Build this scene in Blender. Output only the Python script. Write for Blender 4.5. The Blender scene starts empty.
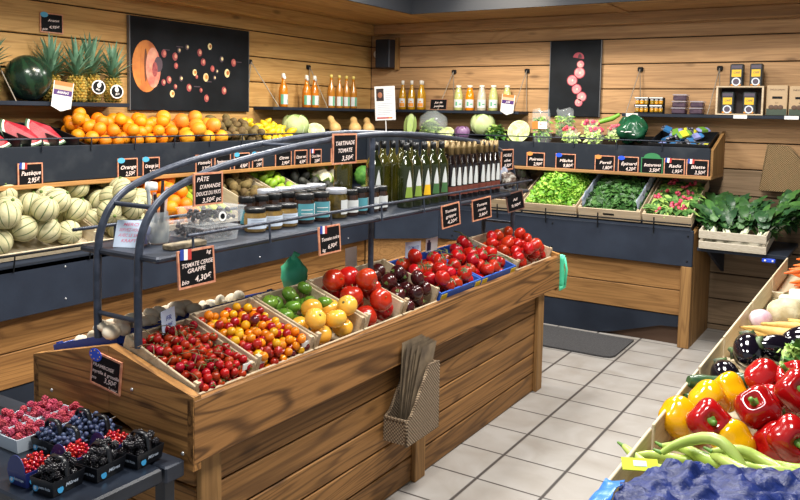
import bpy, math, random
from math import sin, cos, pi, sqrt, atan2, radians
from mathutils import Vector, Matrix, noise as mnoise
S = bpy.context.scene
COL = S.collection
RN = random.Random(11)
V = Vector
ORD = ['first', 'second', 'third', 'fourth', 'fifth', 'sixth', 'seventh', 'eighth', 'ninth', 'tenth', 'eleventh', 'twelfth', 'thirteenth']


def T(x, y, z): return Matrix.Translation((x, y, z))
def RX(d): return Matrix.Rotation(radians(d), 4, 'X')
def RY(d): return Matrix.Rotation(radians(d), 4, 'Y')
def RZ(d): return Matrix.Rotation(radians(d), 4, 'Z')
def SC(x, y, z): return Matrix.Diagonal((x, y, z, 1))
def rand_rot(r=RN):
    return Matrix.Rotation(r.uniform(0, 2*pi), 4, 'Z') @ Matrix.Rotation(math.acos(r.uniform(-1, 1)), 4, 'X') @ Matrix.Rotation(r.uniform(0, 2*pi), 4, 'Z')


def hexc(h):
    h = h.lstrip('#')
    o = []
    for i in (0, 2, 4):
        c = int(h[i:i+2], 16)/255
        o.append(c/12.92 if c <= .04045 else ((c+.055)/1.055)**2.4)
    return (*o, 1)


# ---------------------------------------------------------------- materials
MATS = {}


def newmat(name):
    m = bpy.data.materials.new(name)
    m.use_nodes = True
    nt = m.node_tree
    b = nt.nodes['Principled BSDF']
    return m, nt, b


def nd(nt, t, **kw):
    n = nt.nodes.new(t)
    for k, v in kw.items():
        if k.startswith('i_'):
            key = k[2:]
            key = int(key) if key.isdigit() else key
            n.inputs[key].default_value = v
        else:
            setattr(n, k, v)
    return n


def math_(nt, op, a, b=None, c=None):
    n = nt.nodes.new('ShaderNodeMath')
    n.operation = op
    for i, v in enumerate((a, b, c)):
        if v is None:
            continue
        if isinstance(v, (int, float)):
            n.inputs[i].default_value = v
        else:
            nt.links.new(v, n.inputs[i])
    return n.outputs[0]


def mixc(nt, f, a, b, mode='MIX'):
    n = nt.nodes.new('ShaderNodeMix')
    n.data_type = 'RGBA'
    n.blend_type = mode
    for s, v in ((n.inputs[0], f), (n.inputs[6], a), (n.inputs[7], b)):
        if isinstance(v, (int, float)):
            s.default_value = v
        elif isinstance(v, tuple):
            s.default_value = v
        else:
            nt.links.new(v, s)
    return n.outputs[2]


def ramp(nt, f, lo, hi):
    n = nt.nodes.new('ShaderNodeMapRange')
    n.clamp = True
    nt.links.new(f, n.inputs[0])
    n.inputs[1].default_value = lo
    n.inputs[2].default_value = hi
    return n.outputs[0]


def pbr(name, c, rough=.5, metal=0, c2=None, scale=20, lo=.35, hi=.65, var=0, bump=0, bscale=60, spec=.5, trans=0, sss=0, coat=0, stretch=None):
    """Plain principled material; c2 blends in by noise, var changes the value from object to object."""
    if name in MATS:
        return MATS[name]
    m, nt, b = newmat(name)
    col = hexc(c)
    b.inputs['Roughness'].default_value = rough
    b.inputs['Metallic'].default_value = metal
    b.inputs['Specular IOR Level'].default_value = spec
    b.inputs['Transmission Weight'].default_value = trans
    if coat:
        b.inputs['Coat Weight'].default_value = coat
        b.inputs['Coat Roughness'].default_value = .1
    out = col
    tc = nd(nt, 'ShaderNodeTexCoord')
    src = tc.outputs['Object']
    if stretch:
        mp = nd(nt, 'ShaderNodeMapping')
        mp.inputs['Scale'].default_value = stretch
        nt.links.new(src, mp.inputs[0])
        src = mp.outputs[0]
    if c2:
        oi = nd(nt, 'ShaderNodeObjectInfo')
        n = nd(nt, 'ShaderNodeTexNoise', noise_dimensions='4D', i_Scale=scale, i_Detail=3.0)
        nt.links.new(src, n.inputs['Vector'])
        nt.links.new(math_(nt, 'MULTIPLY', oi.outputs['Random'], 50.), n.inputs['W'])
        out = mixc(nt, ramp(nt, n.outputs[0], lo, hi), col, hexc(c2))
    if var:
        oi = nd(nt, 'ShaderNodeObjectInfo')
        hs = nd(nt, 'ShaderNodeHueSaturation')
        r = oi.outputs['Random']
        nt.links.new(math_(nt, 'MULTIPLY_ADD', r, 2*var, 1-var), hs.inputs['Value'])
        r2 = math_(nt, 'FRACT', math_(nt, 'MULTIPLY', r, 17.3))
        nt.links.new(math_(nt, 'MULTIPLY_ADD', r2, .12*var, .5-.06*var), hs.inputs['Hue'])
        if isinstance(out, tuple):
            hs.inputs['Color'].default_value = out
        else:
            nt.links.new(out, hs.inputs['Color'])
        out = hs.outputs[0]
    if isinstance(out, tuple):
        b.inputs['Base Color'].default_value = out
    else:
        nt.links.new(out, b.inputs['Base Color'])
    if bump:
        n = nd(nt, 'ShaderNodeTexNoise', i_Scale=bscale, i_Detail=4.0)
        nt.links.new(src, n.inputs['Vector'])
        bp = nd(nt, 'ShaderNodeBump', i_Strength=bump, i_Distance=.01)
        nt.links.new(n.outputs[0], bp.inputs['Height'])
        nt.links.new(bp.outputs[0], b.inputs['Normal'])
    MATS[name] = m
    return m


def wood(name, light, dark, along='Y', cross='Z', pitch=.197, off=0., rings=.35, knots=.5, rough=.62, tint=.25, stain=None):
    """Boards running along one axis: one tint per board, flowing growth rings, fibres and knots."""
    m, nt, b = newmat(name)
    tc = nd(nt, 'ShaderNodeTexCoord')
    sp = nd(nt, 'ShaderNodeSeparateXYZ')
    nt.links.new(tc.outputs['Object'], sp.inputs[0])
    ax = {'X': 0, 'Y': 1, 'Z': 2}
    A, Cc = sp.outputs[ax[along]], sp.outputs[ax[cross]]
    Th = sp.outputs[[i for i in range(3) if i not in (ax[along], ax[cross])][0]]
    bid = math_(nt, 'FLOOR', math_(nt, 'DIVIDE', math_(nt, 'SUBTRACT', Cc, off), pitch))
    wn = nd(nt, 'ShaderNodeTexWhiteNoise', noise_dimensions='1D')
    nt.links.new(bid, wn.inputs['W'])
    r = wn.outputs['Value']
    oi = nd(nt, 'ShaderNodeObjectInfo')
    r = math_(nt, 'FRACT', math_(nt, 'ADD', r, math_(nt, 'MULTIPLY', oi.outputs['Random'], 3.7)))

    def vec(sa, sc):
        cb = nd(nt, 'ShaderNodeCombineXYZ')
        nt.links.new(math_(nt, 'ADD', math_(nt, 'MULTIPLY', A, sa), math_(nt, 'MULTIPLY', r, 37.)), cb.inputs[0])
        nt.links.new(math_(nt, 'MULTIPLY', Cc, sc), cb.inputs[1])
        nt.links.new(math_(nt, 'ADD', math_(nt, 'MULTIPLY', Th, sc), math_(nt, 'MULTIPLY', r, 9.)), cb.inputs[2])
        return cb.outputs[0]
    n1 = nd(nt, 'ShaderNodeTexNoise', i_Scale=1., i_Detail=2., i_Distortion=.5)
    nt.links.new(vec(.55, 7.), n1.inputs['Vector'])
    ring = math_(nt, 'SINE', math_(nt, 'MULTIPLY', n1.outputs[0], 75.))
    ring = math_(nt, 'POWER', ramp(nt, ring, -.2, 1.), 2.)
    n2 = nd(nt, 'ShaderNodeTexNoise', i_Scale=1., i_Detail=5.)
    nt.links.new(vec(4., 110.), n2.inputs['Vector'])
    n3 = nd(nt, 'ShaderNodeTexNoise', i_Scale=1., i_Detail=3.)
    nt.links.new(vec(.4, 13.), n3.inputs['Vector'])
    vo = nd(nt, 'ShaderNodeTexVoronoi', i_Scale=1., i_Randomness=1.)
    nt.links.new(vec(2.1, 6.), vo.inputs['Vector'])
    kn = math_(nt, 'SUBTRACT', 1., ramp(nt, vo.outputs['Distance'], .05, .13))
    L, D = hexc(light), hexc(dark)
    c = mixc(nt, math_(nt, 'MULTIPLY', ring, rings), L, D)
    c = mixc(nt, math_(nt, 'MULTIPLY', ramp(nt, n2.outputs[0], .45, .75), .45), c, D)
    c = mixc(nt, math_(nt, 'MULTIPLY', ramp(nt, n3.outputs[0], .52, .72), .6), c, D)
    c = mixc(nt, math_(nt, 'MULTIPLY', kn, knots), c, hexc('2a160a'))
    hs = nd(nt, 'ShaderNodeHueSaturation')
    nt.links.new(math_(nt, 'MULTIPLY_ADD', r, tint, 1-tint*.5), hs.inputs['Value'])
    nt.links.new(c, hs.inputs['Color'])
    c = hs.outputs[0]
    nt.links.new(c, b.inputs['Base Color'])
    b.inputs['Roughness'].default_value = rough
    b.inputs['Specular IOR Level'].default_value = .3
    bp = nd(nt, 'ShaderNodeBump', i_Strength=.25, i_Distance=.004)
    nt.links.new(n2.outputs[0], bp.inputs['Height'])
    nt.links.new(bp.outputs[0], b.inputs['Normal'])
    MATS[name] = m
    return m


def floor_mat():
    m, nt, b = newmat('floor_tiles')
    tc = nd(nt, 'ShaderNodeTexCoord')
    sp = nd(nt, 'ShaderNodeSeparateXYZ')
    nt.links.new(tc.outputs['Object'], sp.inputs[0])

    def cell(o, off, size, g):
        q = math_(nt, 'DIVIDE', math_(nt, 'SUBTRACT', o, off), size)
        f = math_(nt, 'FRACT', q)
        d = math_(nt, 'MINIMUM', f, math_(nt, 'SUBTRACT', 1., f))
        return math_(nt, 'FLOOR', q), ramp(nt, d, g*.5/size, g*1.1/size)
    ix, ex = cell(sp.outputs[0], -1.478, .306, .009)
    iy, ey = cell(sp.outputs[1], 3.03, .287, .006)
    tile = math_(nt, 'MINIMUM', ex, ey)
    cb = nd(nt, 'ShaderNodeCombineXYZ')
    nt.links.new(ix, cb.inputs[0])
    nt.links.new(iy, cb.inputs[1])
    wn = nd(nt, 'ShaderNodeTexWhiteNoise', noise_dimensions='2D')
    nt.links.new(cb.outputs[0], wn.inputs['Vector'])
    n = nd(nt, 'ShaderNodeTexNoise', i_Scale=5., i_Detail=5., i_Distortion=.6)
    nt.links.new(tc.outputs['Object'], n.inputs['Vector'])
    c = mixc(nt, ramp(nt, n.outputs[0], .35, .7), hexc('aeaba7'), hexc('9b958e'))
    c = mixc(nt, math_(nt, 'MULTIPLY', wn.outputs['Value'], .35), c, hexc('a29c95'))
    c = mixc(nt, tile, hexc('4a4644'), c)
    nt.links.new(c, b.inputs['Base Color'])
    b.inputs['Roughness'].default_value = .42
    bp = nd(nt, 'ShaderNodeBump', i_Strength=.5, i_Distance=.003)
    nt.links.new(tile, bp.inputs['Height'])
    nt.links.new(bp.outputs[0], b.inputs['Normal'])
    return m


def striped(name, base, base2, line, k, width, rough=.6, wob=.0, bump=0.):
    """Meridian stripes around local Z (melon, watermelon, squash)."""
    m, nt, b = newmat(name)
    tc = nd(nt, 'ShaderNodeTexCoord')
    sp = nd(nt, 'ShaderNodeSeparateXYZ')
    n = nd(nt, 'ShaderNodeTexNoise', i_Scale=26., i_Detail=4.)
    nt.links.new(tc.outputs['Object'], sp.inputs[0])
    nt.links.new(tc.outputs['Object'], n.inputs['Vector'])
    a = math_(nt, 'ARCTAN2', sp.outputs[1], sp.outputs[0])
    a = math_(nt, 'ADD', math_(nt, 'MULTIPLY', a, k/(2*pi)), math_(nt, 'MULTIPLY', n.outputs[0], wob))
    f = math_(nt, 'ABSOLUTE', math_(nt, 'SUBTRACT', math_(nt, 'FRACT', a), .5))
    ln = math_(nt, 'SUBTRACT', 1., ramp(nt, f, width*.55, width))
    oi = nd(nt, 'ShaderNodeObjectInfo')
    c = mixc(nt, ramp(nt, n.outputs[0], .35, .65), hexc(base), hexc(base2))
    c = mixc(nt, math_(nt, 'MULTIPLY', oi.outputs['Random'], .5), c, hexc(base2))
    c = mixc(nt, ln, c, hexc(line))
    nt.links.new(c, b.inputs['Base Color'])
    b.inputs['Roughness'].default_value = rough
    if bump:
        bp = nd(nt, 'ShaderNodeBump', i_Strength=bump, i_Distance=.004)
        n4 = nd(nt, 'ShaderNodeTexNoise', i_Scale=90., i_Detail=3.)
        nt.links.new(tc.outputs['Object'], n4.inputs['Vector'])
        nt.links.new(n4.outputs[0], bp.inputs['Height'])
        nt.links.new(bp.outputs[0], b.inputs['Normal'])
    MATS[name] = m
    return m


def clearmat(name, tint, alpha, rough=.08):
    """Thin clear plastic: mostly see-through with a glossy sheen."""
    if name in MATS:
        return MATS[name]
    m, nt, b = newmat(name)
    b.inputs['Base Color'].default_value = hexc(tint)
    b.inputs['Roughness'].default_value = rough
    b.inputs['Alpha'].default_value = alpha
    MATS[name] = m
    return m


def wicker_mat(name, c, c2):
    m, nt, b = newmat(name)
    tc = nd(nt, 'ShaderNodeTexCoord')
    sp = nd(nt, 'ShaderNodeSeparateXYZ')
    nt.links.new(tc.outputs['Object'], sp.inputs[0])
    u = math_(nt, 'ADD', sp.outputs[0], sp.outputs[1])
    a = math_(nt, 'SINE', math_(nt, 'MULTIPLY', u, 420.))
    z = math_(nt, 'SINE', math_(nt, 'MULTIPLY', sp.outputs[2], 420.))
    w = math_(nt, 'MULTIPLY', a, z)
    col = mixc(nt, ramp(nt, w, -.6, .6), hexc(c), hexc(c2))
    nt.links.new(col, b.inputs['Base Color'])
    b.inputs['Roughness'].default_value = .75
    bp = nd(nt, 'ShaderNodeBump', i_Strength=.9, i_Distance=.004)
    nt.links.new(w, bp.inputs['Height'])
    nt.links.new(bp.outputs[0], b.inputs['Normal'])
    MATS[name] = m
    return m


# ---------------------------------------------------------------- mesh building
class MB:
    def __init__(s):
        s.v, s.f, s.mi, s.sm = [], [], [], []

    def add(s, vs, fs, m=0, smooth=False, M=None):
        b = len(s.v)
        s.v += [tuple(M @ V(p)) for p in vs] if M is not None else [tuple(p) for p in vs]
        flip = M is not None and M.determinant() < 0
        for f in fs:
            g = tuple(b+i for i in f)
            s.f.append(g[::-1] if flip else g)
            s.mi.append(m)
            s.sm.append(smooth)
        return s

    def box(s, x0, y0, z0, x1, y1, z1, m=0, M=None, ch=0.):
        if ch <= 0:
            vs = [(x, y, z) for z in (z0, z1) for y in (y0, y1) for x in (x0, x1)]
            return s.add(vs, [(0, 2, 3, 1), (4, 5, 7, 6), (0, 1, 5, 4), (2, 6, 7, 3), (0, 4, 6, 2), (1, 3, 7, 5)], m, False, M)
        # chamfered box: rings of eight corner points
        c = min(ch, (x1-x0)*.45, (y1-y0)*.45, (z1-z0)*.45)

        def ring(z, i):
            a, b_, p, q = x0+i, x1-i, y0+i, y1-i
            return [(a+c, p, z), (b_-c, p, z), (b_, p+c, z), (b_, q-c, z), (b_-c, q, z), (a+c, q, z), (a, q-c, z), (a, p+c, z)]
        vs = ring(z0, c) + ring(z0+c, 0) + ring(z1-c, 0) + ring(z1, c)
        fs = [tuple(range(7, -1, -1)), tuple(range(24, 32))]
        for k in range(3):
            for i in range(8):
                j = (i+1) % 8
                fs.append((k*8+i, k*8+j, k*8+8+j, k*8+8+i))
        return s.add(vs, fs, m, False, M)

    def tube(s, pts, r, n=8, m=0, closed=False, M=None, smooth=True, caps=True):
        pts = [V(p) for p in pts]
        k = len(pts)
        rr = r if isinstance(r, (list, tuple)) else [r]*k
        vs, fs = [], []
        prev = None
        for i, p in enumerate(pts):
            if closed:
                d = pts[(i+1) % k]-pts[i-1]
            else:
                d = pts[min(i+1, k-1)]-pts[max(i-1, 0)]
            d.normalize()
            if prev is None:
                u = d.orthogonal().normalized()
            else:
                u = (prev - d*prev.dot(d))
                u = u.normalized() if u.length > 1e-6 else d.orthogonal().normalized()
            prev = u
            w = d.cross(u)
            for j in range(n):
                a = 2*pi*j/n
                vs.append(p+(u*cos(a)+w*sin(a))*rr[i])
        for i in range(k if closed else k-1):
            i2 = (i+1) % k
            for j in range(n):
                j2 = (j+1) % n
                fs.append((i*n+j, i*n+j2, i2*n+j2, i2*n+j))
        s.add(vs, fs, m, smooth, M)
        if caps and not closed:
            s.add(vs[:n], [tuple(range(n-1, -1, -1))], m, False, M)
            s.add(vs[-n:], [tuple(range(n))], m, False, M)
        return s

    def lathe(s, prof, n=16, m=0, M=None, smooth=True, fn=None, caps=True):
        """prof: (r, z) from bottom to top; fn(angle, r, z) -> r."""
        vs, fs = [], []
        k = len(prof)
        for (r, z) in prof:
            for j in range(n):
                a = 2*pi*j/n
                q = fn(a, r, z) if fn else r
                vs.append((q*cos(a), q*sin(a), z))
        for i in range(k-1):
            for j in range(n):
                j2 = (j+1) % n
                fs.append((i*n+j, i*n+j2, (i+1)*n+j2, (i+1)*n+j))
        if caps:
            if prof[0][0] > 1e-5:
                fs.append(tuple(range(n-1, -1, -1)))
            if prof[-1][0] > 1e-5:
                fs.append(tuple((k-1)*n+j for j in range(n)))
        return s.add(vs, fs, m, smooth, M)

    def ball(s, rx, ry=None, rz=None, n=14, k=9, m=0, M=None, fn=None, c=(0, 0, 0)):
        ry = ry or rx
        rz = rz or rx
        vs = [(c[0], c[1], c[2]-rz)]
        for i in range(1, k):
            t = pi*i/k
            for j in range(n):
                a = 2*pi*j/n
                vs.append((c[0]+rx*sin(t)*cos(a), c[1]+ry*sin(t)*sin(a), c[2]-rz*cos(t)))
        vs.append((c[0], c[1], c[2]+rz))
        if fn:
            vs = [fn(V(p)) for p in vs]
        fs = [(0, 1+(j+1) % n, 1+j) for j in range(n)]
        for i in range(k-2):
            for j in range(n):
                j2 = (j+1) % n
                fs.append((1+i*n+j, 1+i*n+j2, 1+(i+1)*n+j2, 1+(i+1)*n+j))
        L = len(vs)-1
        b = 1+(k-2)*n
        fs += [(b+j, b+(j+1) % n, L) for j in range(n)]
        return s.add(vs, fs, m, True, M)

    def prism(s, poly, h, m=0, M=None):
        """poly in local XY (counter-clockwise), pushed from z=0 to z=h."""
        n = len(poly)
        vs = [(x, y, 0) for x, y in poly]+[(x, y, h) for x, y in poly]
        fs = [tuple(range(n-1, -1, -1)), tuple(range(n, 2*n))]+[(i, (i+1) % n, n+(i+1) % n, n+i) for i in range(n)]
        return s.add(vs, fs, m, False, M)

    def leaf(s, base, d, up, L, W, m=0, droop=.3, wave=0., fold=.15, st=4):
        """A curved leaf blade: a strip with a folded midrib."""
        d = V(d).normalized()
        side = d.cross(V(up))
        side = side.normalized() if side.length > 1e-4 else d.orthogonal().normalized()
        n = side.cross(d)
        vs = []
        for i in range(st+1):
            t = i/st
            w = W*.5*max(.06, sin(pi*min(1, .12+t*.88))**.7)
            c = V(base)+d*(L*t)+n*(-droop*L*t*t)
            wv = wave*W*sin(i*2.4+L*90)
            vs += [c-side*w+n*(fold*w+wv), c, c+side*w+n*(fold*w-wv)]
        fs = []
        for i in range(st):
            a = 3*i
            fs += [(a, a+1, a+4, a+3), (a+1, a+2, a+5, a+4)]
        return s.add(vs, fs, m, True)

    def mesh(s, name, mats):
        me = bpy.data.meshes.new(name)
        me.from_pydata(s.v, [], s.f)
        for m in mats:
            me.materials.append(m)
        me.polygons.foreach_set('material_index', s.mi)
        me.polygons.foreach_set('use_smooth', s.sm)
        me.update()
        return me

    def build(s, name, mats, parent=None, M=None):
        if not isinstance(mats, (list, tuple)):
            mats = [mats]
        return put(name, s.mesh(name, mats), parent, M)


def put(name, me, parent=None, M=None):
    o = bpy.data.objects.new(name, me)
    COL.objects.link(o)
    if parent is not None:
        o.parent = parent
    if M is not None:
        o.matrix_basis = M
    return o


def tag(o, label=None, cat=None, group=None, kind=None):
    if label:
        o['label'] = label
    if cat:
        o['category'] = cat
    if group:
        o['group'] = group
    if kind:
        o['kind'] = kind
    return o


def thing(name, label, cat, M, group=None):
    return tag(put(name, None, None, M), label, cat, group)


def dup(o, M, label=None, group=None):
    c = o.copy()
    COL.objects.link(c)
    c.matrix_basis = M
    if label:
        c['label'] = label
    if group:
        c['group'] = group
    for ch in o.children:
        p = ch.copy()
        COL.objects.link(p)
        p.parent = c
        for g in ch.children:
            q = g.copy()
            COL.objects.link(q)
            q.parent = p
    return c


class Kind:
    """One kind of thing: the first placing uses the source itself, later ones copy it."""
    def __init__(s, o):
        s.o, s.used = o, False

    def at(s, M, label, group=None):
        if not s.used:
            s.used = True
            s.o.matrix_basis = M
            s.o['label'] = label
            if group:
                s.o['group'] = group
            elif 'group' in s.o:
                del s.o['group']
            return s.o
        c = dup(s.o, M, label, group)
        if not group and 'group' in c:
            del c['group']
        return c


_TXT = {}


def text_geo(txt):
    if txt not in _TXT:
        cu = bpy.data.curves.new('lettering', 'FONT')
        cu.body = txt
        cu.size = 1
        cu.align_x = 'CENTER'
        cu.align_y = 'CENTER'
        cu.shear = .25
        cu.resolution_u = 2
        cu.offset = .012
        o = bpy.data.objects.new('lettering', cu)
        COL.objects.link(o)
        dg = bpy.context.evaluated_depsgraph_get()
        me = bpy.data.meshes.new_from_object(o.evaluated_get(dg))
        _TXT[txt] = ([tuple(v.co) for v in me.vertices], [tuple(p.vertices) for p in me.polygons])
        bpy.data.meshes.remove(me)
        bpy.data.objects.remove(o)
        bpy.data.curves.remove(cu)
    return _TXT[txt]


def put_text(mb, txt, size, x, z, y, m=0, rot=0., width=None):
    """Lettering standing in the local XZ plane at depth y, facing -Y; width squeezes the line to fit."""
    vs, fs = text_geo(txt)
    if width:
        w = (max(v[0] for v in vs)-min(v[0] for v in vs))*size
        sx = min(1.25, width/w) if w > 0 else 1
    else:
        sx = 1
    mb.add(vs, fs, m, False, T(x, y, z) @ RY(-rot) @ RX(90) @ SC(size*sx, size, 1))


def pack(W, D, rs, seed, floor=None, tries=14, bias=0.):
    """Pile balls of radii rs in a W x D tray (x centred, y from 0 to D): each goes to the lowest free place found."""
    rnd = random.Random(seed)
    out = []
    for r in rs:
        best = None

        def rest(x, y):
            z = r+(floor(x, y) if floor else 0)
            for (a, b, c, q) in out:
                d2 = (a-x)**2+(b-y)**2
                s_ = (q+r)*1.003
                if d2 < s_*s_:
                    z = max(z, c+sqrt(s_*s_-d2))
            return z
        for _ in range(tries):
            x = rnd.uniform(-W/2+r, W/2-r)
            y = rnd.uniform(r, D-r)
            z = rest(x, y)
            if best is None or z+bias*y < best[2]+bias*best[1]:
                best = (x, y, z)
        st = r*.8
        for _ in range(26):
            x = min(W/2-r, max(-W/2+r, best[0]+rnd.uniform(-st, st)))
            y = min(D-r, max(r, best[1]+rnd.uniform(-st, st)))
            z = rest(x, y)
            if z+bias*y < best[2]+bias*best[1]:
                best = (x, y, z)
            else:
                st *= .93
        out.append((*best, r))
    return out
# ================================================================ the room
XL, YB = -4.27, 6.25
W_LEFT = wood('honey_boards_left', 'c39a5e', '8a5e2c', 'Y', 'Z', .197, .04, rings=.28, tint=.22)
W_BACK = wood('honey_boards_back', 'ae8960', '74563a', 'X', 'Z', .197, .04, rings=.28, tint=.24)
W_LOWER = wood('greyer_boards_back', '8d765c', '57452f', 'X', 'Z', .197, .04, rings=.3, tint=.2)  # greyer, darker wood for the lower boards of the back wall
W_SOFF = wood('soffit_boards', 'b98e58', '80592f', 'Y', 'X', .12, 0., rings=.3, tint=.2)
W_SOFB = wood('soffit_boards_back', 'a78158', '73542f', 'X', 'Y', .30, 0., rings=.3, tint=.2)
W_STAND_Y = wood('charred_larch_long', 'a27342', '341e0e', 'Y', 'Z', .19, .575, rings=.72, tint=.25, knots=.7)
W_STAND_X = wood('charred_larch_end', 'b28048', '40240f', 'X', 'Z', .4, .3, rings=.65, tint=.1, knots=.6)
W_PLANK_Y = wood('stand_planks_long', '9c7040', '3a2210', 'Y', 'Z', .115, -.001, rings=.55, tint=.3)
W_CNT_Y = wood('counter_planks_left', 'a87944', '5a3819', 'Y', 'Z', .182, .209, rings=.45, tint=.2, knots=.8)
W_CNT_X = wood('counter_planks_back', '9c7344', '63421f', 'X', 'Z', .182, .209, rings=.4, tint=.2, knots=.8)
W_POST = wood('post_wood', '9f7848', '5e3f20', 'Z', 'X', .3, 0., rings=.4, tint=.1)
W_LIP = wood('lip_wood', 'b0814b', '7a5228', 'Y', 'X', .5, 0., rings=.3, tint=.1)
W_LIPX = wood('lip_wood_back', 'a57d50', '73522d', 'X', 'Y', .5, 0., rings=.3, tint=.1)
W_CRATE = wood('poplar_crate', 'd0bda0', 'a48d6b', 'X', 'Z', .05, 0., rings=.25, knots=.25, tint=.15)
W_CRATEP = wood('pale_plywood', 'd6c8ac', 'b29d79', 'Y', 'Z', .2, 0., rings=.2, knots=.1, tint=.1)
PANEL = pbr('slate_panel', '252c39', .5, spec=.25, c2='2c3442', scale=6, bump=.06, bscale=40)
PANEL2 = pbr('slate_trough_panel', '20262f', .55, spec=.2, c2='30353c', scale=9, lo=.5, hi=.75)
PLINTH = pbr('slate_plinth', '1f2530', .55, spec=.2, c2='272e3a', scale=5)
STEEL = pbr('rack_steel', '333a48', .4, .3, c2='474e5e', scale=30, lo=.45, hi=.7)
STEELD = pbr('rack_tray_steel', '252b37', .42, .25, c2='363d4b', scale=12, lo=.45, hi=.75)
BLACK = pbr('matte_black', '0e1013', .6, spec=.2)
BLACKP = pbr('black_plastic', '15171a', .35)
DARKC = pbr('dark_ceiling', '1d2026', .7)
WHITE = pbr('white_card', 'e9e9e6', .6)
CHALK = pbr('chalk_lettering', 'ecd9d2', .8)
SALMON = pbr('salmon_edge', 'd79a78', .6, c2='b9745a', scale=60)
SLATE = pbr('chalkboard', '0d0d10', .6, spec=.15)
BLUE = pbr('flag_blue', '25409a', .5)
EUBLUE = pbr('star_flag_blue', '1f50d8', .5)
RED = pbr('flag_red', 'b83a35', .5)
SKY = pbr('sky_blue_sticker', '4fa9d0', .5)
METALW = pbr('screw_metal', 'b9bcc0', .35, .8)
YELLOW = pbr('label_yellow', 'e6b51e', .5)
GREENL = pbr('label_green', '2f7a4a', .5)
TEAL = pbr('label_teal', '4f93a0', .55)
PURPLE = pbr('label_purple', '4c2f6e', .55)


def structure(name, mb, mats):
    return tag(mb.build(name, mats), kind='structure')


m = MB().box(XL-.1, .5, -.05, 2.6, YB+.1, 0)
structure('floor', m, floor_mat())
BACK = pbr('gap_dark', '1c1209', .8)
m = MB().box(XL-.09, .5, 0, XL-.02, YB, 2.44, 1)
z = .04-.197
while z < 2.3:
    m.box(XL-.03, .5, max(0, z+.004), XL, YB, min(2.44, z+.193), 0, None, .004)
    z += .197
structure('wall_left', m, [W_LEFT, BACK])
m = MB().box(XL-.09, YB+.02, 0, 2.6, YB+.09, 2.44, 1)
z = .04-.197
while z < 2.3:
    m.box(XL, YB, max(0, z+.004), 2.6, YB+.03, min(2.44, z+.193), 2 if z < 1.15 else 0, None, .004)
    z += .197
structure('wall_back', m, [W_BACK, BACK, W_LOWER])
m = MB().box(XL, .5, 2.31, XL+.08, YB, 2.405, 0, None, .006)
structure('trim_1', m, W_LEFT)
m = MB().box(XL+.08, YB-.09, 2.315, 2.6, YB, 2.405, 0, None, .006)
structure('trim_2', m, W_BACK)
m = MB()
for k in range(7):      # wooden soffit over the left counter, boards along the wall
    m.box(XL+.0+k*.121, .5, 2.405, XL+k*.121+.119, YB, 2.43, 0, None, .003)
for k in range(2):
    m.box(XL+.85, YB-.66+k*.33, 2.405, 2.6, YB-.66+k*.33+.327, 2.43, 1, None, .003)
m.box(-1.87, YB-.66, 2.395, -1.80, YB-.09, 2.407, 1)
m.box(XL+.84, .5, 2.40, XL+.86, YB-.66, 2.78, 2)
m.box(XL+.84, YB-.68, 2.40, 2.6, YB-.66, 2.78, 2)
m.box(XL+.84, .5, 2.78, 2.6, YB-.65, 2.82, 2)
structure('ceiling', m, [W_SOFF, W_SOFB, DARKC])

# ================================================================ counters along the walls
CB = YB-.02        # back of the counters
CT = 21.           # slope of their trays in degrees


def counter_left():
    t = thing('produce_counter', 'long slate-blue produce counter with plank front along the left wall', 'counter', T(0, 0, 0))
    MB().box(-3.565, 1.5, .573, -3.54, 5.25, .825, 0, None, .004).build('front_panel', PANEL, t)
    m = MB()
    for z0, z1 in ((.215, .388), (.394, .568)):
        m.box(-3.63, 1.5, z0, -3.605, 5.22, z1, 0, None, .003)
    m.build('plank_front', W_CNT_Y, t)
    MB().box(-3.635, 1.5, 0, -3.61, 5.22, .209).build('plinth', PLINTH, t)
    m = MB()
    m.prism([(-3.54, .80), (-3.54, .825), (-4.26, 1.10), (-4.26, 1.07)], 3.75, 0, T(0, 5.25, 0) @ RX(90))
    m.box(-4.26, 1.5, .0, -4.235, 5.25, 1.08)
    m.build('sloping_deck', PLINTH, t)
    m = MB()
    m.tube([(-3.52, 1.5, .885), (-3.52, 5.2, .885)], .006, 6)
    for y in [1.75+.42*i for i in range(9)]:
        m.tube([(-3.52, y, .885), (-3.535, y, .80)], .004, 5)
    m.build('guard_rail', BLACK, t)
    m = MB()
    for y in (1.9, 2.45, 2.9, 3.9, 4.9):
        for z in (.62, .785):
            m.ball(.006, n=8, k=5, c=(-3.54, y, z))
    m.build('screw_heads', METALW, t)


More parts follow.
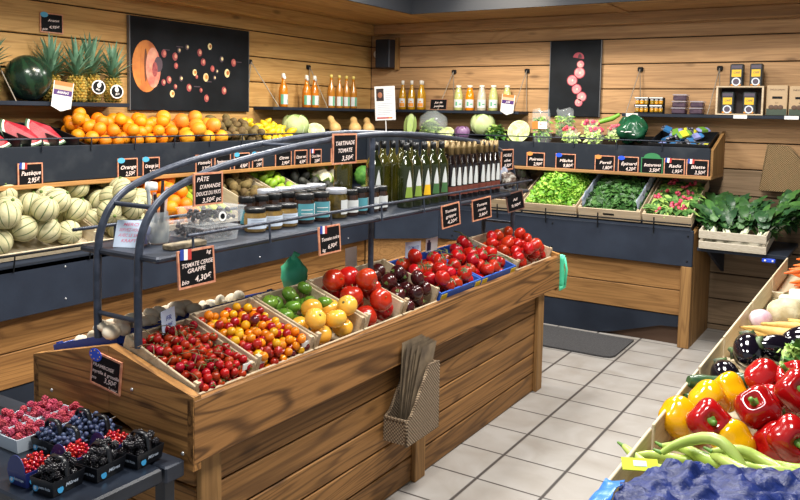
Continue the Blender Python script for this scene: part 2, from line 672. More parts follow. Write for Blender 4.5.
def counter_back():
    t = thing('produce_counter', 'slate-blue produce counter with angled corner panel along the back wall', 'counter', T(0, 0, 0))
    m = MB()
    m.box(-3.13, 5.59, .573, -1.135, 5.615, .825, 0, None, .004)
    m.prism([(-3.545, 5.255), (-3.525, 5.25), (-3.128, 5.588), (-3.14, 5.612)], .252, 0, T(0, 0, .573))
    m.build('front_panel', PANEL, t)
    m = MB()
    for z0, z1 in ((.215, .388), (.394, .568)):
        m.box(-3.16, 5.64, z0, -1.21, 5.665, z1, 0, None, .003)
        m.prism([(-3.62, 5.24), (-3.60, 5.23), (-3.14, 5.64), (-3.16, 5.665)], z1-z0, 0, T(0, 0, z0))
    m.build('plank_front', W_CNT_X, t)
    m = MB()
    m.prism([(-3.16, 0), (-1.86, 0), (-1.70, .02), (-1.34, .125), (-1.21, .13), (-1.21, .209), (-3.16, .209)], .02, 0, T(0, 5.665, 0) @ RX(90))
    m.prism([(-3.62, 5.235), (-3.60, 5.225), (-3.14, 5.64), (-3.16, 5.66)], .209)
    m.build('plinth', PLINTH, t)
    MB().box(-3.1, 5.675, 0, -1.2, 5.69, .209).build('bare_back_board', pbr('old_board', '4a3526', .8), t)
    MB().box(-1.21, 5.59, 0, -1.135, 5.665, .573, 0, None, .004).build('corner_post', W_POST, t)
    MB().prism([(5.67, 0), (CB, 0), (CB, .95), (5.617, .80), (5.617, .575), (5.67, .575)], .022, 0, T(-1.157, 0, 0) @ Matrix(((0, 0, 1, 0), (1, 0, 0, 0), (0, 1, 0, 0), (0, 0, 0, 1)))).build('side_panel', W_POST, t)
    m = MB()
    m.prism([(-5.615, .80), (-5.615, .825), (-CB, 1.085), (-CB, 1.05)][::-1], 2.1, 0, T(-3.26, 0, 0) @ Matrix(((0, 0, 1, 0), (-1, 0, 0, 0), (0, 1, 0, 0), (0, 0, 0, 1))))
    m.add([(-3.53, 5.27, .82), (-3.13, 5.6, .82), (-3.2, 6.2, 1.07), (-4.2, 6.2, 1.07), (-4.2, 5.27, 1.07)], [(0, 1, 2), (0, 2, 3), (0, 3, 4)])
    m.build('sloping_deck', PLINTH, t)
    m = MB()
    m.tube([(-3.1, 5.57, .868), (-1.15, 5.57, .868)], .006, 6)
    for x in [-3.0+.40*i for i in range(5)]:
        m.tube([(x, 5.57, .90), (x, 5.575, .79)], .005, 5)
    m.build('guard_rail', BLACK, t)
    m = MB()
    for x in (-1.17, -2.15, -3.0):
        for z in (.61, .785):
            m.ball(.007, n=8, k=5, c=(x, 5.59, z))
    m.build('screw_heads', BLACK, t)


counter_left()
counter_back()


def trough_left():
    t = thing('wall_trough', 'upper slate trough with honey wood lip on the left wall', 'display shelf', T(0, 0, 0))
    MB().box(-3.82, 1.7, 1.192, -3.80, 5.5, 1.385, 0, None, .004).build('front_panel', PANEL2, t)
    MB().box(-4.26, 1.7, 1.165, -3.785, 5.5, 1.19, 0, None, .004).build('lip_board', W_LIP, t)
    m = MB()
    m.prism([(-3.82, 1.33), (-3.82, 1.345), (-4.26, 1.445), (-4.26, 1.43)], 3.8, 0, T(0, 5.5, 0) @ RX(90))
    m.build('sloping_tray', BLACK, t)
    m = MB()
    m.tube([(-3.79, 1.7, 1.425), (-3.79, 5.48, 1.425)], .005, 6)
    for y in [1.9+.30*i for i in range(12)]:
        m.tube([(-3.79, y, 1.425), (-3.795, y, 1.355)], .004, 5)
    m.build('guard_rail', STEELD, t)


def trough_back():
    t = thing('wall_trough', 'upper slate trough with wood end panel on the back wall', 'display shelf', T(0, 0, 0))
    m = MB()
    m.box(-3.45, 5.80, 1.192, -1.09, 5.82, 1.385, 0, None, .004)
    m.prism([(-3.815, 5.505), (-3.79, 5.505), (-3.452, 5.80), (-3.455, 5.82)], .193, 0, T(0, 0, 1.192))
    m.build('front_panel', PANEL2, t)
    m = MB()
    m.box(-3.46, 5.785, 1.165, -1.075, 6.24, 1.19, 0, None, .004)
    m.prism([(-4.25, 5.505), (-3.785, 5.505), (-3.462, 5.785), (-3.462, 6.24), (-4.25, 6.24)], .025, 0, T(0, 0, 1.165))
    m.build('lip_board', W_LIPX, t)
    m = MB()
    m.prism([(-5.82, 1.33), (-5.82, 1.345), (-6.245, 1.445), (-6.245, 1.43)][::-1], 2.35, 0, T(-3.45, 0, 0) @ Matrix(((0, 0, 1, 0), (-1, 0, 0, 0), (0, 1, 0, 0), (0, 0, 0, 1))))
    m.add([(-3.8, 5.51, 1.345), (-3.45, 5.81, 1.345), (-3.45, 6.24, 1.44), (-4.25, 6.24, 1.44), (-4.25, 5.51, 1.44)], [(0, 1, 2), (0, 2, 3), (0, 3, 4)])
    m.build('sloping_tray', BLACK, t)
    MB().prism([(5.822, 1.19), (6.24, 1.19), (6.24, 1.50), (5.822, 1.37)], .02, 0, T(-1.095, 0, 0) @ Matrix(((0, 0, 1, 0), (1, 0, 0, 0), (0, 1, 0, 0), (0, 0, 0, 1)))).build('end_panel', W_POST, t)
    m = MB()
    m.tube([(-3.46, 5.79, 1.425), (-1.1, 5.79, 1.425)], .005, 6)
    for x in [-3.4+.33*i for i in range(7)]:
        m.tube([(x, 5.79, 1.425), (x, 5.795, 1.355)], .004, 5)
    m.build('guard_rail', STEELD, t)


trough_left()
trough_back()


RODM = pbr('dull_rod', '8c8478', .5, .5)


def wall_shelf(label, a, b, side, rods, w=.21):
    """Dark plank shelf hung on thin rods; side 'L' runs along Y on the left wall, 'B' along X on the back wall."""
    t = thing('wall_shelf', label, 'shelf', T(0, 0, 0))
    if side == 'L':
        P = lambda u, d, z: (XL+.004+d, u, z)
        MB().box(XL+.003, a, 1.597, XL+w, b, 1.622, 0, None, .003).build('shelf_board', PLINTH, t)
    else:
        P = lambda u, d, z: (u, YB-.004-d, z)
        MB().box(a, YB-w, 1.597, b, YB-.003, 1.622, 0, None, .003).build('shelf_board', PLINTH, t)
    for (u, e) in rods:
        m = MB()
        m.tube([P(u, .02, 1.965), P(u+e, w-.01, 1.622)], .0035, 6)
        m.tube([P(u, .02, 1.965), P(u-e*.4, .02, 1.625)], .003, 6)
        r = m.build('hanger_rod', RODM, t)
        m = MB()
        p = P(u, 0, 1.965)
        m.box(p[0]-.02, p[1]-.02, p[2]-.018, p[0]+.02, p[1]+.02, p[2]+.018, 0, None, .006)
        m.build('wall_bracket', BLACK, r)


wall_shelf('dark wall shelf of watermelon and pineapples on the left wall', 1.9, 3.28, 'L', [(2.47, .06)])
wall_shelf('dark wall shelf holding orange syrup bottles near the room corner', 4.62, 6.24, 'L', [(4.57, .12), (5.29, .02)])
wall_shelf('dark wall shelf holding yellow juice bottles on the back wall', -4.05, -2.65, 'B', [(-3.37, -.05), (-2.67, -.03)])
wall_shelf('dark wall shelf of coffee packets and tubs right of the small poster', -1.80, 1.2, 'B', [(-1.72, -.05), (-1.135, -.04)], .19)

# low shelf under the chard crate
t = thing('bracket_shelf', 'low dark bracket shelf under the chard crate right of the counter', 'shelf', T(0, 0, 0))
MB().box(-1.11, 5.60, .69, -.55, YB-.004, .715, 0, None, .003).build('shelf_board', PLINTH, t)
for x in (-1.06, -.64):
    MB().prism([(5.64, .688), (YB-.004, .45), (YB-.004, .688)], .02, 0, T(x, 0, 0) @ Matrix(((0, 0, 1, 0), (1, 0, 0, 0), (0, 1, 0, 0), (0, 0, 0, 1)))).build('bracket', PLINTH, t)

# ================================================================ the central stand and its rack
RX0, RZ0 = -2.03, .80       # ridge of the stand deck (under the crates)


def stand():
    t = thing('display_stand', 'gabled wooden produce stand in the middle of the shop', 'stand', T(0, 0, 0))
    MB().box(-1.685, 1.55, .575, -1.655, 4.45, .765, 0, None, .004).build('front_board', W_STAND_Y, t)
    MB().box(-2.42, 1.55, .575, -2.39, 4.45, .755, 0, None, .004).build('back_board', W_STAND_Y, t)
    for y, nm in ((1.58, 'end_board'), (4.45, 'end_board')):
        m = MB()
        m.prism([(-2.42, .545), (-2.03, .65), (-2.03, .862), (-2.42, .765)], .03, 0, T(0, y, 0) @ RX(90))
        m.prism([(-2.028, .65), (-1.657, .555), (-1.657, .775), (-2.028, .862)], .03, 0, T(0, y, 0) @ RX(90))
        o = m.build(nm, W_STAND_X, t)
        if y < 2:
            m = MB()
            for x, z in ((-1.92, .745), (-2.10, .77), (-2.32, .66), (-1.70, .60)):
                m.ball(.006, n=8, k=5, c=(x, 1.55, z))
            m.build('screw_heads', METALW, o)
    m = MB()
    m.prism([(-1.69, .665), (-1.69, .68), (-2.03, .79), (-2.39, .68), (-2.39, .665), (-2.03, .775)], 2.84, 0, T(0, 4.42, 0) @ RX(90))
    m.build('sloping_deck', W_PLANK_Y, t)
    m = MB()
    for i in range(5):
        m.box(-1.72, 1.62, i*.115+.002, -1.70, 4.26, i*.115+.111, 0, None, .004)
    m.build('front_planks', W_PLANK_Y, t)
    for y in (1.62, 4.23):
        m = MB()
        for i in range(5):
            m.box(-2.37, y, i*.115+.002, -1.725, y+.02, i*.115+.111, 0, None, .004)
        m.build('end_planks', W_STAND_X, t)
    m = MB()
    for i in range(5):
        m.box(-2.39, 1.62, i*.115+.002, -2.372, 4.26, i*.115+.111, 0, None, .004)
    m.build('rear_planks', W_PLANK_Y, t)
    for x, y in ((-1.70, 1.60), (-1.70, 2.84), (-1.70, 4.19), (-2.41, 1.60), (-2.41, 4.19)):
        MB().box(x, y, 0, x+.022, y+.085, .575, 0, None, .003).build('leg', W_POST, t)


stand()
ARCH = [(1.587, .862), (1.587, 1.06), (1.592, 1.16), (1.608, 1.225), (1.65, 1.29), (1.735, 1.345), (1.93, 1.402), (2.15, 1.438), (2.35, 1.463), (2.62, 1.488), (2.91, 1.50), (3.2, 1.495), (3.47, 1.478), (3.975, 1.432), (4.245, 1.362), (4.345, 1.28), (4.37, 1.18), (4.37, 1.06), (4.37, .80)]


def smooth_path(P, k=4):
    out = []
    n = len(P)
    for i in range(n-1):
        p0, p1, p2, p3 = (V(P[max(0, i-1)]), V(P[i]), V(P[i+1]), V(P[min(n-1, i+2)]))
        for j in range(k):
            t = j/k
            out.append(.5*((2*p1)+(p2-p0)*t+(2*p0-5*p1+4*p2-p3)*t*t+(3*p1-p0-3*p2+p3)*t**3))
    out.append(V(P[-1]))
    return out


FX, BX = -1.935, -2.128      # planes of the two arches


def rack():
    t = thing('display_rack', 'arched steel rack with a tray standing over the wooden produce stand', 'rack', T(0, 0, 0))
    for x in (FX, BX):
        MB().tube([(x, p[0], p[1]) for p in smooth_path([(a, b) if (a, b) != ARCH[0] else (a, .80 if x == FX else .83) for a, b in ARCH]and [(a, b) for a, b in ARCH], 4)], .0125, 10).build('arch', STEEL, t)
    for y, z in ((1.587, .945), (1.65, 1.29), (2.35, 1.463), (4.37, .945), (4.37, 1.18), (3.47, 1.478)):
        MB().tube([(FX, y, z), (BX, y, z)], .008, 8).build('cross_bar', STEEL, t)
    for y in (2.85,):
        MB().tube([(FX, y, .80), (FX, y, 1.485)], .0125, 10).build('post', STEEL, t)
    MB().box(-2.215, 1.585, 1.132, -1.845, 4.40, 1.152, 0, None, .006).build('tray', STEELD, t)
    for x, y0 in ((-1.84, 1.70), (-2.21, 1.56)):
        m = MB()
        m.tube([(x, y0, 1.205), (x, 4.42, 1.205)], .006, 8)
        for y in [1.72+.355*i for i in range(8)]:
            m.tube([(x, y, 1.205), (x+(.006 if x > -2 else -.004), y, 1.135)], .004, 6)
        m.build('guard_rail', STEEL, t)


rack()

# ================================================================ bin table on the right and berry table at the near end
t = thing('produce_table', 'low produce table of open vegetable crates along the right edge', 'table', T(0, 0, 0))
MB().box(-.50, 1.15, .66, .40, 5.1, .69, 0, None, .004).build('table_top', PLINTH, t)
MB().box(-.548, 1.15, .66, -.512, 5.1, .712, 0, None, .004).build('edge_rail', pbr('worn_edge_rail', '5a4a3c', .6, c2='2c2622', scale=30), t)
for x in (-.46, .32):
    for y in (1.2, 2.9, 4.95):
        MB().box(x, y, 0, x+.06, y+.06, .66, 0, None, .004).build('leg', PLINTH, t)
TABM = pbr('berry_table_slate', '161b25', .3, spec=.4, c2='232a36', scale=9)
t = thing('berry_table', 'low slate table of berry punnets at the near end of the stand', 'table', T(0, 0, 0))
MB().box(-2.75, 1.13, .555, -1.675, 1.455, .60, 0, None, .006).build('table_top', TABM, t)
MB().box(-2.75, 1.465, .545, -1.675, 1.535, .595, 0, None, .005).build('rear_slab', STEELD, t)
for x in (-2.7, -1.74):
    for y in (1.15, 1.48):
        MB().box(x, y, 0, x+.04, y+.04, .555, 0, None, .003).build('leg', TABM, t)

m = MB()
pts = [(-2.35, 5.06), (-1.56, 5.06), (-1.52, 5.075), (-1.50, 5.12), (-1.50, 5.56), (-2.35, 5.56)]
m.prism(pts, .012, 0, T(0, 0, .001))
tag(m.build('floor_mat', pbr('grey_mat', '4c4c4e', .85, c2='3c3c3e', scale=80, bump=.4, bscale=300)), 'dark grey rubber floor mat in front of the back counter', 'mat')
# ================================================================ signs and printed things
FR = [BLUE, WHITE, RED]


def board_sign(label, w, h, lines, M, sticker=None, edge=None, cat='price sign', name='price_sign', text=None):
    """Chalkboard tag standing in its local XZ plane, facing -Y. lines: (text, size, x, z, width)."""
    t = thing(name, label, cat, M)
    e = .055*min(w, h)
    MB().box(-w/2+e*.5, -.0015, -h/2+e*.5, w/2-e*.5, .0015, h/2-e*.5).build('board', SLATE, t)
    m = MB()
    for a in ((-w/2, -h/2, w/2, -h/2+e), (-w/2, h/2-e, w/2, h/2), (-w/2, -h/2+e, -w/2+e, h/2-e), (w/2-e, -h/2+e, w/2, h/2-e)):
        m.box(a[0], -.003, a[1], a[2], .003, a[3])
    m.build('border', edge or SALMON, t)
    m = MB()
    for tx, s, x, z, wd in lines:
        put_text(m, tx, s*h, x*w, z*h, -.0022, 0, 2, wd*w)
    m.build('lettering', text or CHALK, t)
    if sticker == 'fr':
        m = MB()
        for i in range(3):
            m.box(-w*.46+i*w*.1, -.0045, h*.22, -w*.46+(i+1)*w*.1, -.003, h*.5, i, RY(4))
        m.build('flag_sticker', FR, t)
    elif sticker == 'eu':
        m = MB()
        m.lathe([(h*.2, 0), (h*.2, .002)], 14, 0, T(-w*.36, -.003, h*.4) @ RX(90) @ SC(1.35, .95, 1), False)
        for i in range(7):
            a = 2*pi*i/7
            m.lathe([(h*.022, 0), (h*.022, .001)], 5, 1, T(-w*.36+h*.2*cos(a), -.005, h*.4+h*.13*sin(a)) @ RX(90), False)
        m.build('flag_sticker', [EUBLUE, YELLOW], t)
    elif sticker:
        m = MB()
        m.lathe([(h*.17, 0), (h*.17, .002)], 12, 0, T(-w*.33, -.003, h*.40) @ RX(90) @ SC(1.3, .8, 1), False)
        m.build('sticker', sticker, t)
    return t


def onL(y, z, x=-3.7955): return T(x, y, z) @ RZ(90)      # facing +X
def onB(x, z, y=5.795): return T(x, y, z)                 # facing -Y


two = lambda a, p: [(a, .27, .02, .05, .78), (p, .3, .12, -.27, .5)]
orange = pbr('sticker_orange', 'd98b45', .5)
# left trough, from the near end to the corner
LT = [(2.432, .14, 'Pastèque', '2,95€', 'fr', 'first'), (3.045, .142, 'Orange', '2,50€', SKY, ''), (3.217, .128, 'Orange jus', '2,20€', SKY, ''),
      (3.643, .14, 'Pomelo', '3,20€', None, ''), (3.814, .148, 'Pamplemousse', '3,50€', None, ''), (3.995, .15, 'Kiwi', '4,90€', SKY, ''), (4.154, .11, 'Kiwi jaune', '5,90€', SKY, ''),
      (4.43, .18, 'Citron', '3,90€', None, ''), (4.63, .15, 'Citron vert', '4,50€', None, ''), (4.81, .14, 'Chou blanc', '2,80€', 'fr', ''), (5.10, .19, 'Butternut', '2,50€', None, '')]
for y, w, a, p, st, _ in LT:
    near = 'small chalkboard tag reading %s %s on the left wall trough' % (a, p)
    board_sign(near, w, .118, two(a, p), onL(y, 1.242), st)
# back trough
BT = [(-2.385, .15, 'Poireau', '2,90€', orange, None), (-2.14, .16, 'Mâche', '9,80€', EUBLUE, None), (-1.834, .152, 'Persil', '1,80€', orange, None), (-1.658, .152, 'Épinard', '4,20€', EUBLUE, None),
      (-1.487, .155, 'Betteraves', '3,50€', 'arch', None), (-1.329, .146, 'Radis', '1,95€', 'fr', None), (-1.172, .15, 'Blette', '3,50€', 'fr', None)]
for x, w, a, p, st, _ in BT:
    t = board_sign('small chalkboard tag reading %s %s on the back wall trough' % (a, p), w, .118, two(a, p), onB(x, 1.244), None if st == 'arch' else st, GREENL if st == 'arch' else None)
    if st == 'arch':
        MB().prism([(.06*cos(pi*i/10), .035*sin(pi*i/10)) for i in range(11)], .003, 0, T(0, .0015, .058) @ RX(90)).build('arched_top', GREENL, t)
# signs clipped to the rack
board_sign('large chalkboard sign clipped to the front arch reading Pâte d\'amande 3,50€', .13, .108,
           [('PÂTE', .19, -.2, .3, .42), ("D'AMANDE", .17, .05, .08, .72), ('DOUCE DU PAYS', .17, 0, -.13, .85), ('3,50€ pc', .2, .1, -.34, .66)], onL(1.86, 1.335, FX+.018))
board_sign('large chalkboard sign near the arch top reading Tartinade 3,50€', .165, .125,
           [('TARTINADE', .19, 0, .18, .8), ('TOMATE', .19, 0, -.06, .6), ('3,50€', .22, .1, -.31, .5)], onL(2.62, 1.445, FX+.018))
board_sign('chalkboard sign at the far bend of the arch reading Huile 9,50€', .11, .12,
           [('HUILE', .2, 0, .2, .7), ('olive', .2, 0, -.05, .6), ('9,50€', .22, .05, -.3, .6)], T(-1.915, 4.22, 1.335) @ RZ(75))
board_sign('chalkboard sign with French flag hung on the tray reading Tomate cerise grappe 4,30€', .152, .118,
           [('TOMATE CERISE', .16, .02, .1, .86), ('GRAPPE', .16, -.02, -.06, .5), ('4,30€', .22, .15, -.3, .46), ('bio', .16, -.33, -.34, .2), ('kg', .14, .34, .36, .16)], onL(1.722, 1.105, -1.826) @ RX(-4), 'fr')
board_sign('chalkboard sign with French flag hung on the tray reading Tomate noire 6,90€', .135, .108,
           [('Tomate noire', .18, .02, .04, .82), ('6,90€', .22, .1, -.24, .44), ('kg', .16, -.3, -.34, .18)], onL(2.405, 1.105, -1.826) @ RX(-4), 'fr')
board_sign('tilted chalkboard sign hung below the wine bottles reading Tomate 4,20€', .13, .115,
           [('Tomate', .18, 0, .2, .7), ('grappe', .18, 0, -.02, .7), ('4,20€', .2, .05, -.27, .6)], T(-1.826, 3.38, 1.10) @ RZ(75) @ RY(-7))
board_sign('tilted chalkboard sign hung near the tray end reading Tomate 3,80€', .15, .115,
           [('Tomate', .18, 0, .2, .7), ('ronde', .18, 0, -.02, .6), ('3,80€', .2, .05, -.27, .6)], T(-1.826, 3.72, 1.10) @ RZ(75) @ RY(-6))
board_sign('dark tag hung at the far end of the tray reading Ail 9,90€', .12, .11,
           [('Ail', .2, 0, .1, .4), ('9,90€', .2, 0, -.2, .6)], T(-1.83, 4.16, 1.10) @ RZ(60) @ RY(-12), edge=pbr('dark_edge', '6b4a40', .6))
board_sign('chalkboard sign with blue star sticker on the stand end reading Framboise 3,50€', .142, .108,
           [('FRAMBOISE', .15, -.1, .12, .72), ('myrtille & groseille', .15, 0, -.06, .9), ('3,50€', .21, .16, -.24, .42), ('pce', .14, -.38, -.28, .16), ('2 pour', .13, .26, -.41, .3)], T(-2.036, 1.546, .776) @ RY(7), 'eu')
board_sign('chalkboard sign pinned high on the left wall above the watermelon', .15, .115,
           [('Ananas', .18, .08, .14, .5), ('4,95€', .2, .1, -.2, .5), ('pce', .18, -.3, -.32, .22)], T(XL+.006, 2.885, 2.085) @ RZ(90), SKY)
board_sign('small chalkboard tag on the back shelf reading Jus de pomme', .17, .095,
           [('Jus de', .26, 0, .18, .5), ('pomme', .26, .02, -.16, .66)], T(-3.425, 6.07, 1.672) @ RX(-8), edge=pbr('dull_edge', '8a5f48', .6))


def poster(label, w, h, M, draw, mats):
    t = thing('wall_poster', label, 'poster', M)
    MB().box(-w/2, -.012, -h/2, w/2, .012, h/2, 0, None, .003).build('panel', pbr('poster_slate', '0f1216', .6, spec=.15, c2='1a1e23', scale=5), t)
    MB().box(-w/2-.006, -.014, -h/2, -w/2, .012, h/2, 0).box(w/2, -.014, -h/2, w/2+.004, .012, h/2, 0).build('edge_strip', pbr('poster_edge', '6d6f72', .5, .4), t)
    m = MB()
    draw(m)
    m.build('print', mats, t)


DOTS = [(3.75,1.966,0.024),(3.847,1.952,0.025),(3.884,1.997,0.017),(3.958,2.025,0.018),(4.075,1.996,0.024),(4.173,2.046,0.021),(3.856,1.890,0.019),(4.108,1.931,0.024),(4.291,1.964,0.021),(4.415,1.945,0.026),(4.027,1.852,0.021),(4.199,1.889,0.021),(4.347,1.863,0.028),(4.134,1.823,0.027),(4.220,1.824,0.015),(3.745,1.771,0.020),(3.793,1.791,0.023),(3.901,1.804,0.018),(3.850,1.746,0.016),(3.974,1.743,0.025),(3.821,1.696,0.022),(4.087,1.729,0.015),(4.316,1.734,0.026),(4.140,1.673,0.024),(4.046,1.823,0.013),(4.244,1.872,0.014)]
PM = [pbr('print_peach', 'cf8236', .6, c2='a05524', scale=9), pbr('print_cherry', '7a2a34', .6, c2='a9544f', scale=40), pbr('print_cream', 'e8dfa6', .6, c2='d6b37c', scale=40), pbr('print_plum', '4a3a44', .6),
      pbr('print_flesh', 'd9a183', .6, c2='c0584e', scale=14), pbr('print_shade', '5d3019', .6)]


def draw_fruit(m):
    cy, cz = 4.025, 1.887
    disc = lambda x, z, rx, rz, k, y=-.0125, n=18: m.lathe([(1, 0), (1, .0012)], n, k, T(x-cy, y, z-cz) @ RX(90) @ SC(rx, rz, 1), False)
    # big cut fruit: a thick crescent with the flesh showing on its right side
    disc(3.60, 1.872, .115, .172, 0, n=28)
    for i in range(3):
        disc(3.565+.03*i, 1.88, .012, .13-.02*i, 5 if i == 1 else 0, -.0135, 16)
    disc(3.657, 1.865, .062, .135, 4, -.014, 22)
    disc(3.70, 1.89, .035, .052, 3, -.0152, 14)
    disc(3.67, 1.855, .022, .05, 1, -.0155, 12)
    for i, (y, z, r) in enumerate(DOTS):
        k = 2 if i in (5, 12, 10, 13, 20) else 3 if i in (2, 3, 8, 14, 17, 25) else 1
        disc(y, z, r*.92, r*1.12, k)
        disc(y+r*.2, z+r*.1, r*.5, r*.6, {2: 0, 3: 2, 1: 4}[k], -.0138, 10)
    for (y, z) in ((3.74, 1.99), (3.86, 2.02), (4.44, 1.95), (4.02, 1.75), (4.13, 1.79)):
        m.box(y-cy, -.0136, z-cz, y-cy+.06, -.0125, z-cz+.006, 3, None)


poster('wide dark poster of a cut fruit and scattered cherries on the left wall', 1.108, .615, T(XL+.016, 3.985, 1.887) @ RZ(90), draw_fruit, PM)


def draw_slices(m):
    cx, cz = -2.266, 1.895
    pts = [(-2.239,2.071,0.047),(-2.220,2.011,0.032),(-2.226,1.943,0.047),(-2.286,1.882,0.045),(-2.246,1.812,0.042),(-2.202,1.749,0.042),(-2.225,1.703,0.034)]
    for i, (x, z, r) in enumerate(pts):
        half = i == 0
        if half:
            m.prism([(r*cos(pi*j/12), r*sin(pi*j/12)) for j in range(13)], .0012, 1, T(x-cx, -.0125, z-cz-.01) @ RX(90) @ RZ(-10))
            m.prism([(r*.35*cos(pi*j/8), r*.7*sin(pi*j/8)) for j in range(9)], .0012, 3, T(x-cx+.012, -.0137, z-cz-.008) @ RX(90))
        else:
            q = 1 if i != 1 else 1
            m.lathe([(1, 0), (1, .0012)], 18, 1, T(x-cx, -.0125, z-cz) @ RX(90) @ SC(r, r, 1), False)
            m.lathe([(1, 0), (1, .0012)], 16, 0, T(x-cx, -.0137, z-cz) @ RX(90) @ SC(r*.84, r*.84, 1), False)
            m.lathe([(1, 0), (1, .0012)], 8, 2, T(x-cx+r*.1, -.0149, z-cz) @ RX(90) @ SC(r*.14, r*.2, 1), False)


poster('narrow dark poster with a column of pink fruit slices on the back wall', .425, .615, T(-2.245, YB-.016, 1.895), draw_slices,
       [pbr('slice_pink', 'd9707e', .6, c2='e5a09c', scale=30), pbr('slice_rim', '9c3846', .6), pbr('slice_core', 'f0d3b8', .6), pbr('slice_dark', '40242a', .6)])

# white information board on a stick in the room corner
t = thing('information_board', 'white information board with a dark picture standing in the room corner', 'sign', T(-3.70, 5.63, 1.671) @ RZ(25) @ RY(-3))
MB().box(-.088, -.004, -.145, .088, .004, .145, 0, None, .003).build('panel', WHITE, t)
m = MB()
m.box(-.072, -.0055, .02, -.008, -.004, .125, 0)
m.ball(.02, .002, .025, c=(-.04, -.0055, .07), m=1)
m.box(-.072, -.0055, -.13, .06, -.004, -.118, 2)
m.box(.03, -.0056, -.128, .05, -.004, -.12, 3)
for i in range(6):
    m.box(.005, -.0055, .11-.016*i, .07-.012*(i % 3), -.004, .114-.016*i, 4)
for i in range(7):
    m.box(-.065, -.0055, -.005-.015*i, .065-.02*(i % 2), -.004, -.001-.015*i, 4)
m.build('print', [pbr('print_dark', '2a1a18', .6), pbr('print_brownish', 'a4684a', .6), RED, YELLOW, pbr('print_grey', 'a9b3c4', .6)], t)
MB().tube([(0, .008, .145), (0, .008, -.27)], .005, 6).build('stick', WHITE, t)
# hanging tags with pointed bottoms


def pennant(label, M, w=.13, h=.19):
    t = thing('paper_tag', label, 'tag', M)
    MB().prism([(-w/2, h/2), (-w/2, -h*.36), (0, -h/2), (w/2, -h*.36), (w/2, h/2)][::1], .002, 0, T(0, 0, 0) @ RX(90)).build('card', WHITE, t)
    m = MB()
    m.box(-w*.46, -.0032, h*.36, w*.46, -.002, h*.5, 0)
    m.box(-w*.46, -.0032, h*.22, w*.46, -.002, h*.36, 1)
    m.box(-w*.46, -.0032, h*.04, w*.46, -.002, h*.22, 2)
    put_text(m, 'ANANAS' if 'pine' in label else 'JUS', .022, 0, h*.13, -.0035, 3, 0, w*.6)
    for i in range(3):
        m.box(-w*.3, -.003, -h*(.06+.08*i), w*.3-.01*i, -.002, -h*(.045+.08*i), 4)
    m.build('print', [pbr('tag_orange', 'b8793f', .6), pbr('tag_tan', 'c9a98a', .6), PURPLE, WHITE, MATS['print_grey']], t)


pennant('purple and white pointed tag hanging on the shelf in front of the pineapples', T(-4.035, 2.79, 1.652) @ RZ(80) @ RY(8), .115, .17)
pennant('purple and white pointed tag hanging at the end of the back juice shelf', T(-2.74, 6.02, 1.675) @ RZ(-8) @ RY(6), .125, .17)
# leaflet card with pink lines on the rack tray
t = thing('leaflet_card', 'pale blue leaflet with pink writing propped on the near end of the tray', 'leaflet', T(-2.055, 1.645, 1.153) @ RZ(28) @ RX(-24) @ SC(.86, .86, .86))
MB().box(-.055, -.001, 0, .055, .001, .105).build('card', pbr('leaflet_paper', 'c3d2e6', .6), t)
m = MB()
for i, s in enumerate(('MERCI', 'SERVEZ-VOUS', 'AVEC LE SAC', 'KRAFT')):
    put_text(m, s, .017, 0, .088-.021*i, -.0015, 0, 0, .085 if i in (1, 2) else .06)
m.build('lettering', pbr('pink_ink', 'd77f9c', .6), t)
MB().add([(-.05, .002, .1), (.05, .002, .1), (.05, .06, .03), (-.05, .06, .03)], [(0, 1, 2, 3)]).build('back_flap', pbr('leaflet_back', 'a9a6cf', .6), t)
# ================================================================ bottles, jars, packets
def bottle(name, cat, prof, neck_mat, body_mats, cap_prof, cap_mat, label=None, n=16):
    """Root mesh = filled glass; children: cap and label."""
    m = MB().lathe(prof, n, 0)
    o = m.build(name, body_mats)
    tag(o, 'x', cat)
    MB().lathe(cap_prof, 12, 0).build('cap', cap_mat, o)
    if label:
        label(o)
    return Kind(o)


def wrap(o, r, z0, z1, a0, a1, mats, name='paper_label', stripes=(), n=8):
    """Curved label between two angles at radius r. Angles in degrees, -90 faces local -Y."""
    m = MB()

    def patch(za, zb, aa, ab, rr, k):
        vs, fs = [], []
        for i in range(n+1):
            a = radians(aa+(ab-aa)*i/n)
            vs += [(rr*cos(a), rr*sin(a), za), (rr*cos(a), rr*sin(a), zb)]
        for i in range(n):
            fs.append((2*i, 2*i+2, 2*i+3, 2*i+1))
        m.add(vs, fs, k, True)
    patch(z0, z1, a0, a1, r, 0)
    for (za, zb, aa, ab, k) in stripes:
        patch(za, zb, aa, ab, r+.0006, k)
    m.build(name, mats, o)


JUICE_O = pbr('amber_syrup', 'c9770f', .14, coat=.4, c2='b4650a', scale=12)
JUICE_Y = pbr('yellow_juice', 'c2900f', .14, coat=.4, c2='ac7a0a', scale=12)
JUICE_G = pbr('pale_green_juice', 'b3b672', .15, coat=.6)
JUICE_OR = pbr('orange_juice', 'dd8408', .15, coat=.4)
JUICE_W = pbr('cloudy_juice', 'bdb49c', .15, coat=.6)
CAPW = pbr('white_cap', 'dcd8cc', .4)
GOLD = pbr('gold_foil', '86714a', .42, .35)
LBL = pbr('paper_label_white', 'c9cdcd', .6)
LGR = pbr('label_leaf_green', '5fa27d', .6)
LOR = pbr('label_orange', 'd98a2a', .6)
wide = [(.0, 0), (.033, 0), (.037, .006), (.037, .12), (.034, .15), (.02, .185), (.014, .20), (.0135, .245), (.0, .245)]
k1 = bottle('syrup_bottle', 'bottle', wide, None, JUICE_O, [(.0145, .232), (.0155, .235), (.0155, .262), (.008, .268), (0, .268)], CAPW,
            lambda o: wrap(o, .0375, .022, .1, -155, -25, [LBL, LGR], stripes=[(.022, .1, -155, -120, 1), (.03, .06, -70, -60, 1)]))
